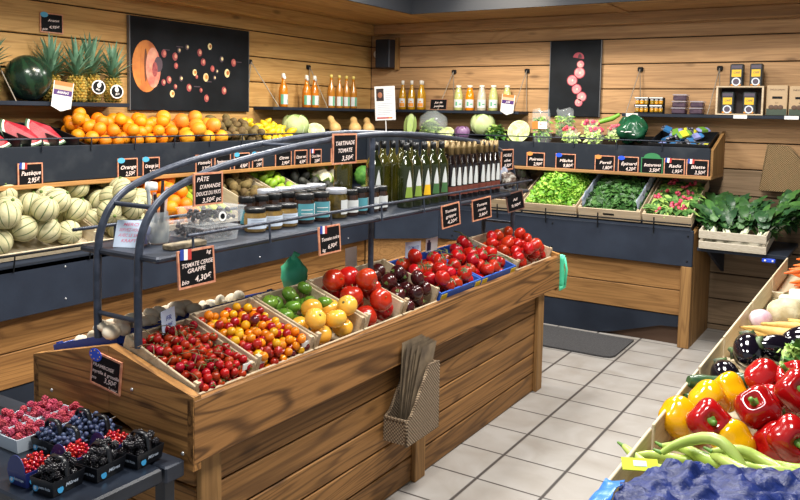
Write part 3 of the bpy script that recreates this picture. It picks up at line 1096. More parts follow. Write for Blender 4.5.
for i, y in enumerate((4.838, 5.13, 5.235)):
    o = k1.at(T(-4.15, y, 1.6225) @ RZ(75), 'white capped amber syrup bottle, %s from the left on the corner shelf' % ORD[i], 'white capped syrup bottles by the corner')
    MB().ball(.014, .008, .014, c=(0, -.016, .232)).build('collar_tag', WHITE, o)
slim = [(0, 0), (.03, 0), (.034, .006), (.034, .14), (.03, .17), (.014, .215), (.012, .23), (.012, .27), (0, .27)]
k2 = bottle('syrup_bottle', 'bottle', slim, None, pbr('brown_syrup', 'b0701c', .12, coat=.6), [(.0135, .26), (.0135, .285), (0, .287)], pbr('cork_cap', 'd8c56a', .5),
            lambda o: wrap(o, .0345, .02, .1, -150, -30, [LBL, LGR], stripes=[(.02, .1, -90, -55, 1)]))
for i, y in enumerate((5.44, 5.555, 5.66, 5.765)):
    k2.at(T(-4.13, y, 1.6225) @ RZ(62), 'slim cork topped syrup bottle, %s from the left of the slim row in the corner' % ORD[i], 'slim syrup bottles in the corner')


def oval(o):
    wrap(o, .0365, .025, .10, -135, -45, [LBL, LOR], stripes=[(.028, .06, -128, -52, 1), (.066, .078, -105, -75, 1)])


k3 = bottle('juice_bottle', 'bottle', [(0, 0), (.032, 0), (.036, .006), (.036, .11), (.031, .15), (.017, .19), (.0135, .205), (.013, .25), (0, .25)], None, JUICE_Y,
            [(.0145, .225), (.0145, .262), (0, .263)], CAPW, oval)
for i, (x, y) in enumerate(((-3.83, 6.12), (-3.735, 6.12), (-3.665, 6.19), (-3.625, 6.10))):
    k3.at(T(x, y, 1.6225) @ RZ(20), 'yellow juice bottle with oval label, %s from the left on the back shelf' % ORD[i], 'yellow juice bottles on the back shelf')
milk = [(0, 0), (.036, 0), (.04, .006), (.04, .10), (.036, .14), (.026, .175), (.022, .19), (.022, .205), (0, .205)]
for i, (x, mt, c) in enumerate(((-3.255, JUICE_G, 'pale green'), (-3.145, JUICE_OR, 'bright orange'), (-3.03, JUICE_W, 'cloudy grey'), (-2.92, JUICE_G, 'pale green'), (-2.812, JUICE_G, 'pale green'))):
    k = bottle('juice_bottle', 'bottle', milk, None, mt, [(.0235, .197), (.0235, .217), (0, .218)], CAPW,
               lambda o: wrap(o, .0405, .025, .095, -150, -30, [LBL, LGR], stripes=[(.04, .075, -120, -95, 1), (.05, .06, -80, -45, 1)]))
    lab = ['pale green juice bottle beside the small chalkboard tag', 'bright orange juice bottle between the pale ones', 'cloudy grey juice bottle right of the orange one',
           'pale green juice bottle left of the hanging tag', 'pale green juice bottle half behind the hanging tag'][i]
    k.at(T(x, 6.12+(.04 if i == 4 else 0), 1.6225) @ RZ(20), lab)

# olive oil and wine on the rack tray
TZ = 1.1525
OIL = pbr('olive_oil_glass', '2c3312', .06, coat=.8, trans=.35)
DARKW = pbr('dark_wine_glass', '150d0c', .08, coat=.8)
LIME = pbr('label_lime', '7f9a3a', .6)
LFG = pbr('label_forest', '3f6a3c', .6)


def drop(o, base, r=.0385):
    m = MB()
    for (k, sc, z0, h, rr) in ((0, 1., .055, .125, r+.0005), (1, .86, .05, .05, r+.0010)):
        vs, fs = [], []
        n = 9
        for i in range(n+1):
            t = i/n
            w = 27*sc*(sin(pi*min(1, t*.92+.08))**.8)*(1-.55*t) if k == 0 else 30*(1-.3*t)
            for q in range(7):
                a = radians(-90+(q/3-1)*w)
                vs.append((rr*cos(a), rr*sin(a), z0+h*t))
        for i in range(n):
            for q in range(6):
                fs.append((7*i+q, 7*i+q+1, 7*i+q+8, 7*i+q+7))
        m.add(vs, fs, k, True)
    m.build('paper_label', [LBL, base], o)


oilp = [(0, 0), (.035, 0), (.038, .006), (.038, .185), (.034, .208), (.018, .238), (.0145, .25), (.014, .295), (0, .295)]
kk = {}
for nm, mt in (('lime', LIME), ('forest', LFG), ('yellow', YELLOW)):
    kk[nm] = bottle('oil_bottle', 'bottle', oilp, None, OIL, [(.0155, .27), (.0155, .305), (0, .306)], BLACKP, lambda o, mt=mt: drop(o, mt))
front = [(3.13, 'lime'), (3.215, 'lime'), (3.30, 'yellow'), (3.385, 'forest'), (3.47, 'forest')]
for i, (y, c) in enumerate(front):
    kk[c].at(T(-1.935, y, TZ) @ RZ(62), 'dark green oil bottle with white drop label, %s from the left in the front row' % ORD[i], 'oil bottles in the front row')
kp = bottle('oil_bottle', 'bottle', oilp, None, pbr('golden_oil_glass', '4d4a14', .06, coat=.8, trans=.3), [(.0155, .27), (.0155, .305), (0, .306)], BLACKP)
kp.at(T(-2.06, 2.80, TZ), 'plain olive oil bottle left of the rack post, farthest left of the oil bottles')
kk['lime'].at(T(-2.045, 3.035, TZ) @ RZ(62), 'oil bottle with drop label just right of the rack post')
for i, y in enumerate((2.91, 3.12, 3.2, 3.285, 3.37, 3.455)):
    kp.at(T(-2.11 if i else -2.13, y, TZ), 'plain dark oil bottle behind the labelled row of oil bottles', 'plain oil bottles in the rear row')
winep = [(0, 0), (.027, 0), (.0295, .005), (.0295, .17), (.025, .19), (.0145, .225), (.012, .24), (.012, .29), (0, .29)]
RUST = pbr('label_rust', '6a3226', .6)


def wine_lbl(o):
    m = MB()
    r = .0300
    vs, fs = [], []
    n = 8
    for i in range(n+1):
        t = i/n
        w = 23*(1-.8*max(0, t-.35))
        for q in range(7):
            a = radians(-90+(q/3-1)*w)
            vs.append((r*cos(a), r*sin(a), .075+.093*t))
    for i in range(n):
        for q in range(6):
            fs.append((7*i+q, 7*i+q+1, 7*i+q+8, 7*i+q+7))
    m.add(vs, fs, 0, True)
    vs = []
    for i in range(9):
        a = radians(-145+110*i/8)
        vs += [(r*cos(a), r*sin(a), .025), (r*cos(a), r*sin(a), .07)]
    m.add(vs, [(2*i, 2*i+2, 2*i+3, 2*i+1) for i in range(8)], 1, True)
    m.build('paper_label', [LBL, RUST], o)


kw = bottle('wine_bottle', 'bottle', winep, None, DARKW, [(.0135, .232), (.0135, .262), (.015, .264), (.015, .272), (.0135, .274), (.0135, .297), (0, .298)], GOLD, wine_lbl)
for i in range(9):
    y = 3.555+.0635*i+(.022 if i > 4 else 0)
    kw.at(T(-1.925, y, TZ) @ RZ(62), 'gold topped bottle with white label, %s from the left in its front row' % ORD[i], 'gold topped bottles in the front row')
for i in range(9):
    kw.at(T(-1.995, 3.565+.0635*i, TZ) @ RZ(62), 'dark bottle with gold neck foil behind the front row of such bottles', 'gold topped bottles in the rear rows')
for i in range(9):
    kw.at(T(-2.065, 3.565+.0635*i, TZ) @ RZ(62), 'dark bottle with gold neck foil behind the front row of such bottles', 'gold topped bottles in the rear rows')


def jar(h, r, fill, lid, lbl, z0, z1, a0=-150, a1=-30, st=()):
    o = MB().lathe([(0, 0), (r*.94, 0), (r, .006), (r, h*.72), (r*.86, h*.82), (r*.86, h*.86), (0, h*.86)], 18, 0).build('preserve_jar', fill)
    tag(o, 'x', 'jar')
    MB().lathe([(r*.93, h*.82), (r*.95, h*.83), (r*.95, h*.97), (r*.9, h), (0, h)], 18, 0).build('lid', lid, o)
    wrap(o, r+.0005, h*z0, h*z1, a0, a1, lbl, stripes=st)
    return Kind(o)


GL1 = pbr('paste_glass', '8a6f3c', .12, coat=.6, c2='6a5430', scale=40)
GL2 = pbr('dark_preserve', '221712', .1, coat=.7, c2='3a2418', scale=40)
GL3 = pbr('olive_preserve', '3c3416', .1, coat=.7, c2='5a4a1e', scale=50)
PALEB = pbr('label_pale_blue', 'c5d3e4', .6)
jw = jar(.088, .041, GL1, BLACKP, [PALEB, MATS['print_grey']], .16, .6, -150, -20, [(.035, .037, -130, -40, 1), (.045, .047, -130, -60, 1)])
jt = jar(.118, .04, GL2, BLACKP, [TEAL, WHITE], .14, .68, -150, -30, [(.016, .08, -42, -30, 1), (.04, .043, -130, -60, 1), (.055, .058, -130, -60, 1)])
jl = jar(.125, .047, GL3, pbr('pale_lid', 'b9bdc6', .3, .4), [LBL, MATS['print_grey']], .15, .62, -90, -20)
js = jar(.112, .033, GL2, BLACKP, [LBL, MATS['print_grey']], .15, .62, -150, -30, [(.04, .042, -120, -60, 1)])
jb = jar(.118, .033, GL2, BLACKP, [TEAL, WHITE], .15, .62, -150, -30)
for i, y in enumerate((2.15, 2.24, 2.33)):
    jw.at(T(-1.975, y, TZ) @ RZ(62), 'short preserve jar with pale blue label, %s from the left on the tray' % ORD[i], 'short jars with pale blue labels')
for i, y in enumerate((2.435, 2.535)):
    jt.at(T(-1.975, y, TZ) @ RZ(62), 'dark preserve jar with teal label, %s of the front pair' % ('left' if i == 0 else 'right'), 'teal labelled jars on the tray')
jl.at(T(-1.975, 2.645, TZ) @ RZ(62), 'larger preserve jar with pale lid and white label beside the teal labelled pair')
for i, (y, k, c) in enumerate(((2.735, js, 'white'), (2.805, jb, 'teal'), (2.895, js, 'white'), (2.966, js, 'white'))):
    k.at(T(-1.965, y, TZ) @ RZ(62), 'small dark jar with %s label, %s from the left beside the rack post' % (c, ORD[i]), 'small jars beside the rack post')
for i in range(7):
    jb.at(T(-2.065, 2.20+.078*i, TZ) @ RZ(62), 'dark lidded jar standing in the second row behind the labelled jars', 'jars in the second row of the tray')
for i in range(4):
    jl.at(T(-2.152, 2.42+.105*i, TZ) @ RZ(62), 'pale lidded jar in the rear row under the cauliflower', 'pale lidded jars in the rear row')

# clear clamshells of dried fruit, a glass jar of sticks and a wood slab
CLEAR = clearmat('clear_plastic', 'e8eef2', .22)
DRIED = pbr('dried_fruit', '2b2228', .5, c2='4a3a3a', scale=80, var=.4)


def clamshell(label, M, w=.15, d=.105, h=.05, tagged=False):
    t = thing('fruit_clamshell', label, 'plastic box', M)
    m = MB()
    fl = []
    for z, s_ in ((0, .9), (h*.92, 1.), (h*.95, 1.06), (h, 1.06)):
        fl.append([(-w/2*s_, -d/2*s_, z), (w/2*s_, -d/2*s_, z), (w/2*s_, d/2*s_, z), (-w/2*s_, d/2*s_, z)])
    vs = sum(fl, [])
    fs = [(3, 2, 1, 0), (12, 13, 14, 15)]
    for k in range(3):
        for i in range(4):
            fs.append((4*k+i, 4*k+(i+1) % 4, 4*k+4+(i+1) % 4, 4*k+4+i))
    m.add(vs, fs)
    m.build('tub', CLEAR, t)
    m = MB()
    r = random.Random(label)
    for i in range(70):
        m.ball(.009, .008, .007, 7, 5, 0, T(r.uniform(-w*.4, w*.4), r.uniform(-d*.38, d*.38), .009+r.uniform(0, h*.66)) @ rand_rot(r))
    tag(m.build('dried_fruit_pieces', DRIED, t), kind='stuff')
    if tagged:
        MB().lathe([(.017, 0), (.017, .001)], 14, 0, T(0, -d/2*.97, h*.45) @ RX(86), False).lathe([(.010, .001), (.010, .0016)], 12, 1, T(0, -d/2*.97, h*.45) @ RX(86), False).build('round_sticker', [WHITE, BLACK], t)


clamshell('lower clear box of dark dried fruit on the near part of the tray', T(-1.965, 1.925, TZ) @ RZ(84))
clamshell('lower clear box of dark dried fruit further along the tray', T(-2.10, 1.965, TZ) @ RZ(88), .17)
clamshell('upper clear box of dark dried fruit with a round sticker', T(-2.01, 1.965, TZ+.053) @ RZ(86), .2, .12, .055, True)
JG = clearmat('jar_glass', 'dfe9ee', .42, .03)
t = thing('stick_jar', 'glass jar of vanilla tubes on the near end of the tray', 'jar', T(-2.055, 1.765, TZ+.0005))
MB().lathe([(0, 0), (.036, 0), (.04, .006), (.04, .085), (.036, .095), (.036, .105)], 20, 0, caps=False).build('glass_body', JG, t)
m = MB()
m.lathe([(0, .004), (.034, .004), (.034, .07), (0, .07)], 14, 0)
m.build('white_filling', pbr('white_filling', 'c9c4b6', .7, c2='6f7076', scale=60), t)
r_ = random.Random(5)
for i in range(7):
    a = i*.9
    p0 = V((.018*cos(a), .018*sin(a), .02))
    p1 = V((.032*cos(a), .032*sin(a), .165+.02*(i % 3)))
    MB().tube([p0, p1], .0055, 7, 0).build('vanilla_tube', JG if i % 2 else MATS['print_dark'], t)
MB().lathe([(0, .175), (.02, .175), (.021, .185), (.019, .20), (0, .203)], 12, 0, T(-.015, -.01, 0)).build('white_stopper', WHITE, t)
MB().ball(.018, .002, .02, c=(0, -.0405, .05)).build('paper_label', MATS['print_grey'], t)
t = thing('wood_slab', 'small strip of rough bark wood lying on the tray edge', 'wood', T(-1.915, 1.76, TZ))
m = MB().box(-.026, -.075, 0, .02, .075, .018, 0, None, .003)
m.build('bark_strip', pbr('bark', '8e8168', .8, c2='4f4535', scale=35, bump=.5), t)
# crumpled grey bags and a red lidded tub at the far end of the tray
m = MB()
rr = random.Random(3)


def crumple(v, s=18., a=.02):
    n = mnoise.noise_vector(V(v)*s)
    return V(v)+n*a


m.ball(.07, .10, .085, 18, 12, 0, None, lambda p: crumple(p+V((0, 0, .08)), 20, .022))
tag(m.build('paper_bag', pbr('grey_paper_bag', 'b9bfd0', .6, c2='737a90', scale=25), None, T(-1.985, 4.20, TZ+.012)), 'crumpled pale grey paper bag at the far end of the tray', 'bag')
m = MB()
m.ball(.045, .05, .05, 14, 10, 0, None, lambda p: crumple(p+V((0, 0, .05)), 30, .02))
tag(m.build('paper_bag', pbr('brownish_bag', '5c4a40', .5, c2='a9a59a', scale=50, lo=.5, hi=.6), None, T(-1.90, 4.20, TZ+.012)), 'small brown and white packet beside the grey paper bag on the tray', 'bag')
t = thing('lidded_tub', 'red lidded tub behind the gold topped bottles', 'tub', T(-2.10, 4.22, TZ))
MB().lathe([(0, 0), (.045, 0), (.055, .09), (0, .09)], 18, 0).build('tub', pbr('tub_brown', '6a4038', .5), t)
MB().lathe([(.058, .088), (.06, .092), (.06, .115), (.056, .118), (0, .118)], 18, 0).build('lid', pbr('red_lid', 'c3202a', .35), t)

# right shelf: packets, tubs, jars in sleeves
SZ = 1.6225


def packet(label, M, w, d, h, kind):
    t = thing('coffee_packet' if kind == 'coffee' else 'paper_packet', label, 'packet', M)
    if kind == 'coffee':
        MB().box(-w/2, -d/2, 0, w/2, d/2, h, 0, None, .006).build('packet', pbr('coffee_black', '1d2023', .45, c2='30363a', scale=30), t)
        m = MB()
        m.box(-w*.36, -d/2-.001, h*.42, w*.36, -d/2+.002, h*.74, 0)
        m.box(-w*.4, -d/2-.001, h*.8, w*.4, -d/2+.002, h*.93, 2)
        m.lathe([(w*.34, 0), (w*.34, .0012)], 16, 1, T(0, -d/2, h*.2) @ RX(90), False)
        m.lathe([(w*.24, .0012), (w*.24, .002)], 14, 2, T(0, -d/2, h*.2) @ RX(90), False)
        m.box(-w*.4, -d/2-.001, .004, -w*.2, -d/2+.002, h*.09, 3)
        m.box(w*.1, -d/2-.001, .004, w*.36, -d/2+.002, h*.09, 3)
        put_text(m, 'CAFÉ', h*.13, 0, h*.6, -d/2-.0015, 2, 0, w*.5)
        m.build('label', [pbr('coffee_yellow', 'e0b321', .5), pbr('coffee_white', 'cfd6de', .5), pbr('coffee_grey', '4a4050', .5), LOR], t)
        m = MB()
        for i in range(5):
            m.box(w/2-.002, -d*.4, h*(.15+.15*i), w/2+.001, d*.4, h*(.2+.15*i), 0)
        m.build('side_print', pbr('coffee_side', '3b4d47', .5), t)
    else:
        MB().box(-w/2, -d/2, 0, w/2, d/2, h, 0, None, .004).build('packet', pbr('kraft_packet', 'b79c78', .6), t)
        m = MB()
        m.box(-w*.22, -d/2-.001, h*.55, w*.26, -d/2+.002, h*.63, 0)
        m.box(-w*.48, -d/2-.001, .002, w*.48, -d/2+.002, h*.22, 1)
        for i in range(3):
            m.ball(w*.13, .002, h*.08, c=(-w*.25+w*.22*i, -d/2-.001, h*.27), m=2)
        put_text(m, 'THÉ DU JARDIN', h*.07, 0, h*.85, -d/2-.0012, 2, 0, w*.7)
        put_text(m, 'bio', h*.06, 0, h*.42, -d/2-.0012, 2, 0, w*.2)
        m.build('print', [BLACK, pbr('packet_green', '3c4a3c', .6), pbr('packet_brown', '5a4232', .6)], t)


t = thing('display_box', 'small open wooden box holding coffee packets on the right shelf', 'box', T(-.962, 6.13, SZ))
w_, d_, h_ = .315, .15, .205
MB().box(-w_/2, -d_/2, 0, w_/2, d_/2, .008).build('bottom_board', W_CRATE, t)
MB().box(-w_/2, -d_/2, h_-.01, w_/2, d_/2, h_).build('top_board', W_CRATE, t)
for x in (-w_/2, w_/2-.012):
    MB().box(x, -d_/2, .008, x+.012, d_/2, h_-.01).build('side_board', W_CRATE, t)
MB().box(-w_/2+.012, d_/2-.006, .008, w_/2-.012, d_/2, h_-.01).build('back_board', MATS['print_dark'], t)
packet('black and yellow coffee packet inside the small box, left one', T(-1.045, 6.115, SZ+.009), .085, .07, .155, 'coffee')
packet('black and yellow coffee packet inside the small box, right one', T(-.90, 6.115, SZ+.009), .085, .07, .155, 'coffee')
packet('black and yellow coffee packet on top of the small box, left one', T(-.995, 6.125, SZ+.206), .088, .07, .158, 'coffee')
packet('black and yellow coffee packet on top of the small box, right one', T(-.865, 6.125, SZ+.206), .08, .09, .158, 'coffee')
packet('light brown paper packet directly right of the coffee box', T(-.722, 6.12, SZ+.001), .135, .08, .21, 'kraft')
packet('light brown paper packet cut by the right picture edge', T(-.575, 6.12, SZ+.001), .14, .08, .205, 'kraft')
for i, x in enumerate((-1.665, -1.555)):
    t = thing('jar_pack', 'sleeved pack of small orange jars, %s of two on the right shelf' % ('left' if i == 0 else 'right'), 'jar pack', T(x, 6.13, SZ))
    m = MB()
    for z0, z1 in ((0, .01), (.052, .068), (.112, .122)):
        m.box(-.052, -.035, z0, .052, .035, z1)
    m.box(-.052, .03, 0, .052, .035, .12)
    m.build('sleeve', BLACK, t)
    MB().box(-.05, -.0365, .115, .05, -.035, .122).box(-.045, -.0365, .055, .045, -.035, .064).build('white_print', WHITE, t)
    for z in (.011, .069):
        for k in range(3):
            o = MB().lathe([(0, 0), (.014, 0), (.015, .004), (.015, .03), (0, .03)], 12, 0).build('jar', pbr('jar_orange', 'd4901f', .2, c2='7a6a1c', scale=30), t, T(-.033+.033*k, -.012, z))
            MB().lathe([(.0145, .03), (.0145, .039), (0, .04)], 12, 0).build('lid', WHITE, o)
PLUM = pbr('plum_tub', '3c2c3c', .3, c2='57434f', scale=30)
for sx, n_, x in (('tall', 3, -1.388), ('low', 2, -1.262)):
    for i in range(n_):
        w_ = .105 if n_ == 3 else .098
        t = thing('fruit_tub', 'dark fruit tub with clear lid, %s from the bottom of the %s stack' % (ORD[i], sx), 'tub', T(x+.004*i, 6.13, SZ+.0495*i))
        m = MB()
        m.box(-w_/2+.004, -.045, .001, w_/2-.004, .045, .036, 0, None, .006)
        m.build('tub', PLUM, t)
        MB().box(-w_/2, -.049, .0365, w_/2, .049, .048, 0, None, .004).build('lid', clearmat('tub_lid', 'b7b2bd', .55), t)
for i, x in enumerate((-1.72, -.95, -.62)):
    t = tag(MB().box(-.045, -.001, -.012, .045, .001, .012).build('shelf_label', WHITE, None, T(x, YB-.194, 1.609)), 'small white price strip on the right shelf edge, %s from the left' % ORD[i], 'label')
# loudspeaker and white lamp on the back wall near the corner
t = thing('wall_speaker', 'dark blue loudspeaker box mounted on the back wall near the corner', 'speaker', T(-4.06, YB-.07, 2.135))
MB().box(-.078, -.065, -.13, .078, .068, .13, 0, None, .006).build('cabinet', pbr('speaker_blue', '20242e', .5), t)
MB().box(-.07, -.0675, -.122, .07, -.064, .122, 0).build('grille', pbr('speaker_grille', '171b24', .8, bump=.5, bscale=400), t)
MB().box(.08, .03, -.145, .112, .069, .15, 0).build('wood_bracket', W_POST, t)
t = thing('wall_lamp', 'small white round fitting beside the loudspeaker', 'wall fitting', T(-4.175, YB-.03, 2.135))
MB().lathe([(.012, 0), (.012, .03)], 10, 0, RX(90), False).build('stem', WHITE, t)
MB().ball(.032, .03, .036, c=(0, -.02, 0)).build('dome', pbr('white_dome', 'e6e8ea', .3), t)
# wicker pocket on the back wall right side


WK = wicker_mat('grey_wicker', 'a58f74', '5c4a38')
WK2 = wicker_mat('tan_wicker', 'a2875f', '6f5738')
# long side along the wall: a pocket seen from its sloping side
t = thing('wicker_pocket', 'tan wicker wall pocket with a sloping right edge on the back wall', 'basket', T(-.81, YB-.004, 1.09))
MB().prism([(0, 0), (.42, 0), (.42, .03), (.17, .31), (.04, .325)], .016, 0, RX(90)).build('woven_panel', WK2, t)
MB().prism([(.0, 0), (.42, 0), (.42, .03), (.17, .31), (.04, .325)], .016, 0, T(0, -.10, 0) @ RX(90)).build('woven_panel', WK2, t)
m = MB()
for y in (-.012, -.112):
    m.tube([(0, y, 0), (.42, y, 0), (.42, y, .03), (.17, y, .31), (.04, y, .325)], .007, 6, 0, True)
m.build('rim', WK2, t)
# pocket of kraft bags on the front of the stand: low at the near end, tall at the far end
PKM = T(-1.698, 2.61, .268) @ RZ(90)
t = thing('wicker_pocket', 'grey wicker pocket of paper bags hung on the front of the stand', 'basket', PKM)
prof = [(0, 0), (.25, 0), (.25, .285), (.17, .29), (.035, .115), (0, .10)]
MB().prism([(x, min(z, .285)) for x, z in prof], .012, 0, T(0, -.002, 0) @ RX(90)).build('back_panel', WK, t)
MB().prism(prof, .012, 0, T(0, -.105, 0) @ RX(90)).build('front_panel', WK, t)
MB().box(0, -.105, 0, .012, -.014, .10).build('end_panel', WK, t)
MB().box(.238, -.105, 0, .25, -.014, .285).build('end_panel', WK, t)
MB().box(.012, -.105, 0, .238, -.014, .01).build('bottom_panel', WK, t)
m = MB()
m.tube([(x, -.111, z) for x, z in prof], .007, 6, 0, True)
m.tube([(0, -.11, .10), (0, -.008, .10)], .007, 6)
m.build('rim', WK, t)
KR = pbr('kraft_bag', '8a7860', .75, c2='5c4f40', scale=14)
for i in range(9):
    m = MB()
    vs, fs = [], []
    nx, nz = 4, 9
    H = .355+.004*i
    for q in (0, 1):
        for iz in range(nz+1):
            for ix in range(nx+1):
                v = iz/nz
                x = .018+(.12+.005*i)*ix/nx+(.115-.0115*i)*v**1.2+.003*(i % 3)
                vs.append((x, -.098+.0052*i+.0022*q+.0012*sin(v*5+i), .014+H*v*(1-.10*(1-ix/nx)*(i % 2))))
    w1 = (nx+1)*(nz+1)
    for q in (0, 1):
        for iz in range(nz):
            for ix in range(nx):
                a = q*w1+iz*(nx+1)+ix
                f = (a, a+1, a+nx+2, a+nx+1)
                fs.append(f if q == 0 else f[::-1])
    m.add(vs, fs, 0, True)
    tag(m.build('paper_bag', KR, None, PKM), 'brown kraft paper bag standing in the fanned stack of the wicker pocket', 'paper bag', 'kraft bags in the wicker pocket')
# ================================================================ crates and produce
LM = lambda y, x=-3.585, z=.848, t=CT: T(x, y, z) @ RZ(90) @ RX(t)          # left counter tray frame (local x along the wall, y uphill)
BM = lambda x, y=5.632, z=.846, t=23.2: T(x, y, z) @ RX(t)                   # back counter tray frame
SM = lambda y: T(-1.712, y, .694) @ RZ(90) @ RX(18.2)                      # stand, right slope
SL = lambda y: T(-2.365, y, .691) @ RZ(-90) @ RX(16.5)                     # stand, left slope
TL = lambda y: T(-3.83, y, 1.349) @ RZ(90) @ RX(13)                        # left trough tray
TB = lambda x: T(x, 5.835, 1.351) @ RX(13)                                 # back trough tray


def crate(label, M, w, d, h, mat, group=None, hf=None, slats=False, name='produce_crate', mats2=None, posts=True, text=None, slot=False, hs=None, cat='crate'):
    """Open crate: x centred, front at y=0. hf: height of the front board."""
    t = thing(name, label, cat, M)
    if group:
        t['group'] = group
    th = .008
    hf = hf or h
    hs = hs or h
    MB().box(-w/2, 0, 0, w/2, d, .006).build('bottom_board', mat, t)

    def side(x0, y0, x1, y1, hh, nm, m_=mat):
        m = MB()
        if slats:
            g = .022
            m.box(x0, y0, .006, x1, y1, .006+(hh-g)*.42, 0, None, .002)
            m.box(x0, y0, .006+(hh-g)*.42+g, x1, y1, hh, 0, None, .002)
        else:
            m.box(x0, y0, .006, x1, y1, hh, 0, None, .002)
        o = m.build(nm, m_, t)
        return o
    f = side(-w/2, 0, w/2, th, hf, 'front_board', mats2 or mat)
    if slot:
        MB().box(-.04, -.002, hf*.45, .04, 0, hf*.62).build('hand_slot', BLACK, f)
    if text:
        m = MB()
        put_text(m, text, hf*.6, 0, hf*.5, -.001, 0, 0, w*.5)
        m.build('lettering', MATS['print_dark'], f)
    side(-w/2, d-th, w/2, d, h, 'back_board')
    for x in (-w/2, w/2-th):
        m = MB()
        if slats:
            m.box(x, th, .006, x+th, d-th, hs*.42).box(x, th, hs*.6, x+th, d-th, hs)
        else:
            m.box(x, th, .006, x+th, d-th, hs, 0, None, .002)
        m.build('side_board', mat, t)
    if posts:
        for x in (-w/2+th, w/2-th-.016):
            for y in (th, d-th-.016):
                MB().box(x, y, .006, x+.016, y+.016, h+.006).build('corner_block', mat, t)
    return t


def fruit_kind(name, cat, mb, mats, parts=()):
    o = tag(mb.build(name, mats), 'x', cat)
    for nm, pm, pmats in parts:
        pm.build(nm, pmats, o)
    return Kind(o)


def heap(kinds, M, W, D, rs, seed, label, group, floor=None, upright=None, z0=0., dx=0., dy=0., flat=0., base=None, **kw):
    """Pile copies of kinds in a tray; balls of radius 1*scale are the sources' unit radius."""
    rnd = random.Random(seed)
    pos = pack(W, D, rs, seed, floor, **kw)
    for (x, y, z, r) in pos:
        k, unit = rnd.choice(kinds)
        rot = rand_rot(rnd) if upright is None else (RZ(rnd.uniform(0, 360)) @ RX(rnd.gauss(0, upright)) @ RY(rnd.gauss(0, upright)))
        Mi = M @ T(x+dx, y+dy, z+z0) @ rot @ SC(r/unit, r/unit, r/unit)
        lb = label(rnd) if callable(label) else label
        k.at(Mi, lb, group)
    return pos


def calyx(r, n=5, L=.6, up=.96, stem=.35):
    m = MB()
    for i in range(n):
        a = 2*pi*i/n
        m.leaf((0, 0, r*up), (cos(a), sin(a), .12), (0, 0, 1), r*L, r*.22, 0, .5, 0, .1, 3)
    m.tube([(0, 0, r*up*.95), (r*.05, 0, r*(up+stem*.6)), (r*.14, .0, r*(up+stem))], r*.055, 5)
    return m


def tomato_fn(rz=.8, ribs=0, amp=.0, dimple=.12):
    def fn(p):
        q = V(p)
        h = sqrt(q.x*q.x+q.y*q.y)
        a = atan2(q.y, q.x)
        k = 1+(amp*cos(ribs*a)*(.3+.7*max(0, q.z/q.length if q.length else 0)) if ribs else 0)
        z = q.z*rz
        R_ = q.length or 1
        if q.z > 0:
            z -= dimple*R_*math.exp(-(h/(R_*.3))**2)
        return V((q.x*k, q.y*k, z))
    return fn


STEMG = pbr('stem_green', '4c6b2e', .6, c2='6c7f3a', scale=60)
# ---- melons
MELON = striped('melon_rind', 'cfc9a2', 'b9b387', '5c6e46', 10, .09, .65, .05, .3)


def ribbed(p, k=10, a=.035):
    an = atan2(p.y, p.x)
    s = 1+a*(abs(cos(an*k/2))-.6)
    return V((p.x*s, p.y*s, p.z))


melon = fruit_kind('melon', 'melon', MB().ball(.075, .075, .072, 40, 16, 0, None, ribbed), MELON, [('stalk', MB().lathe([(.012, .069), (.009, .074), (.008, .08), (0, .081)], 8), STEMG)])
MEL = [(melon, .075)]
RIMW = W_CRATEP
crate('pale wooden crate of striped melons at the left picture edge', LM(2.335), .665, .69, .085, RIMW, hs=.095, hf=.04)
crate('pale wooden crate of striped melons behind the near rack post', LM(2.895), .435, .69, .085, RIMW, hs=.095, hf=.04)
tilt = lambda x, y: .008
heap(MEL, LM(2.335), .645, .67, [.066]*33, 5, 'pale green striped melon piled in the crate at the left picture edge', 'melons in the left crate', tilt, 50, bias=.22)
heap(MEL, LM(2.895), .415, .67, [.065]*20, 9, 'pale green striped melon piled in the crate behind the near rack post', 'melons in the second crate', tilt, 50, bias=.22)
# ---- oranges
ORANGE = pbr('orange_peel', 'ee930e', .45, c2='e27f0a', scale=14, var=.12, bump=.15, bscale=500)
orange = fruit_kind('orange', 'orange', MB().ball(.037, .037, .035, 18, 12), ORANGE)
MB().lathe([(0, 0), (.0035, 0), (.003, .002), (0, .003)], 6, 0, T(0, 0, .0345)).build('stem_end', STEMG, orange.o)
ORN = [(orange, .037)]
crate('pale wooden crate of large oranges right of the melons', LM(3.29), .33, .69, .075, RIMW)
heap(ORN, LM(3.29), .31, .67, [.043]*52, 21, 'large orange piled in the lower crate right of the melons', 'oranges in the lower crate', lambda x, y: .008)
# ---- upper trough: watermelon slices in black trays
FLESH = pbr('watermelon_flesh', 'a01528', .6, spec=.2, c2='c04c58', scale=16, lo=.45, hi=.75)
RINDW = pbr('watermelon_white', 'e7ecd2', .5)
RINDG = pbr('watermelon_rind', '2e5a34', .45, c2='1e4023', scale=20)


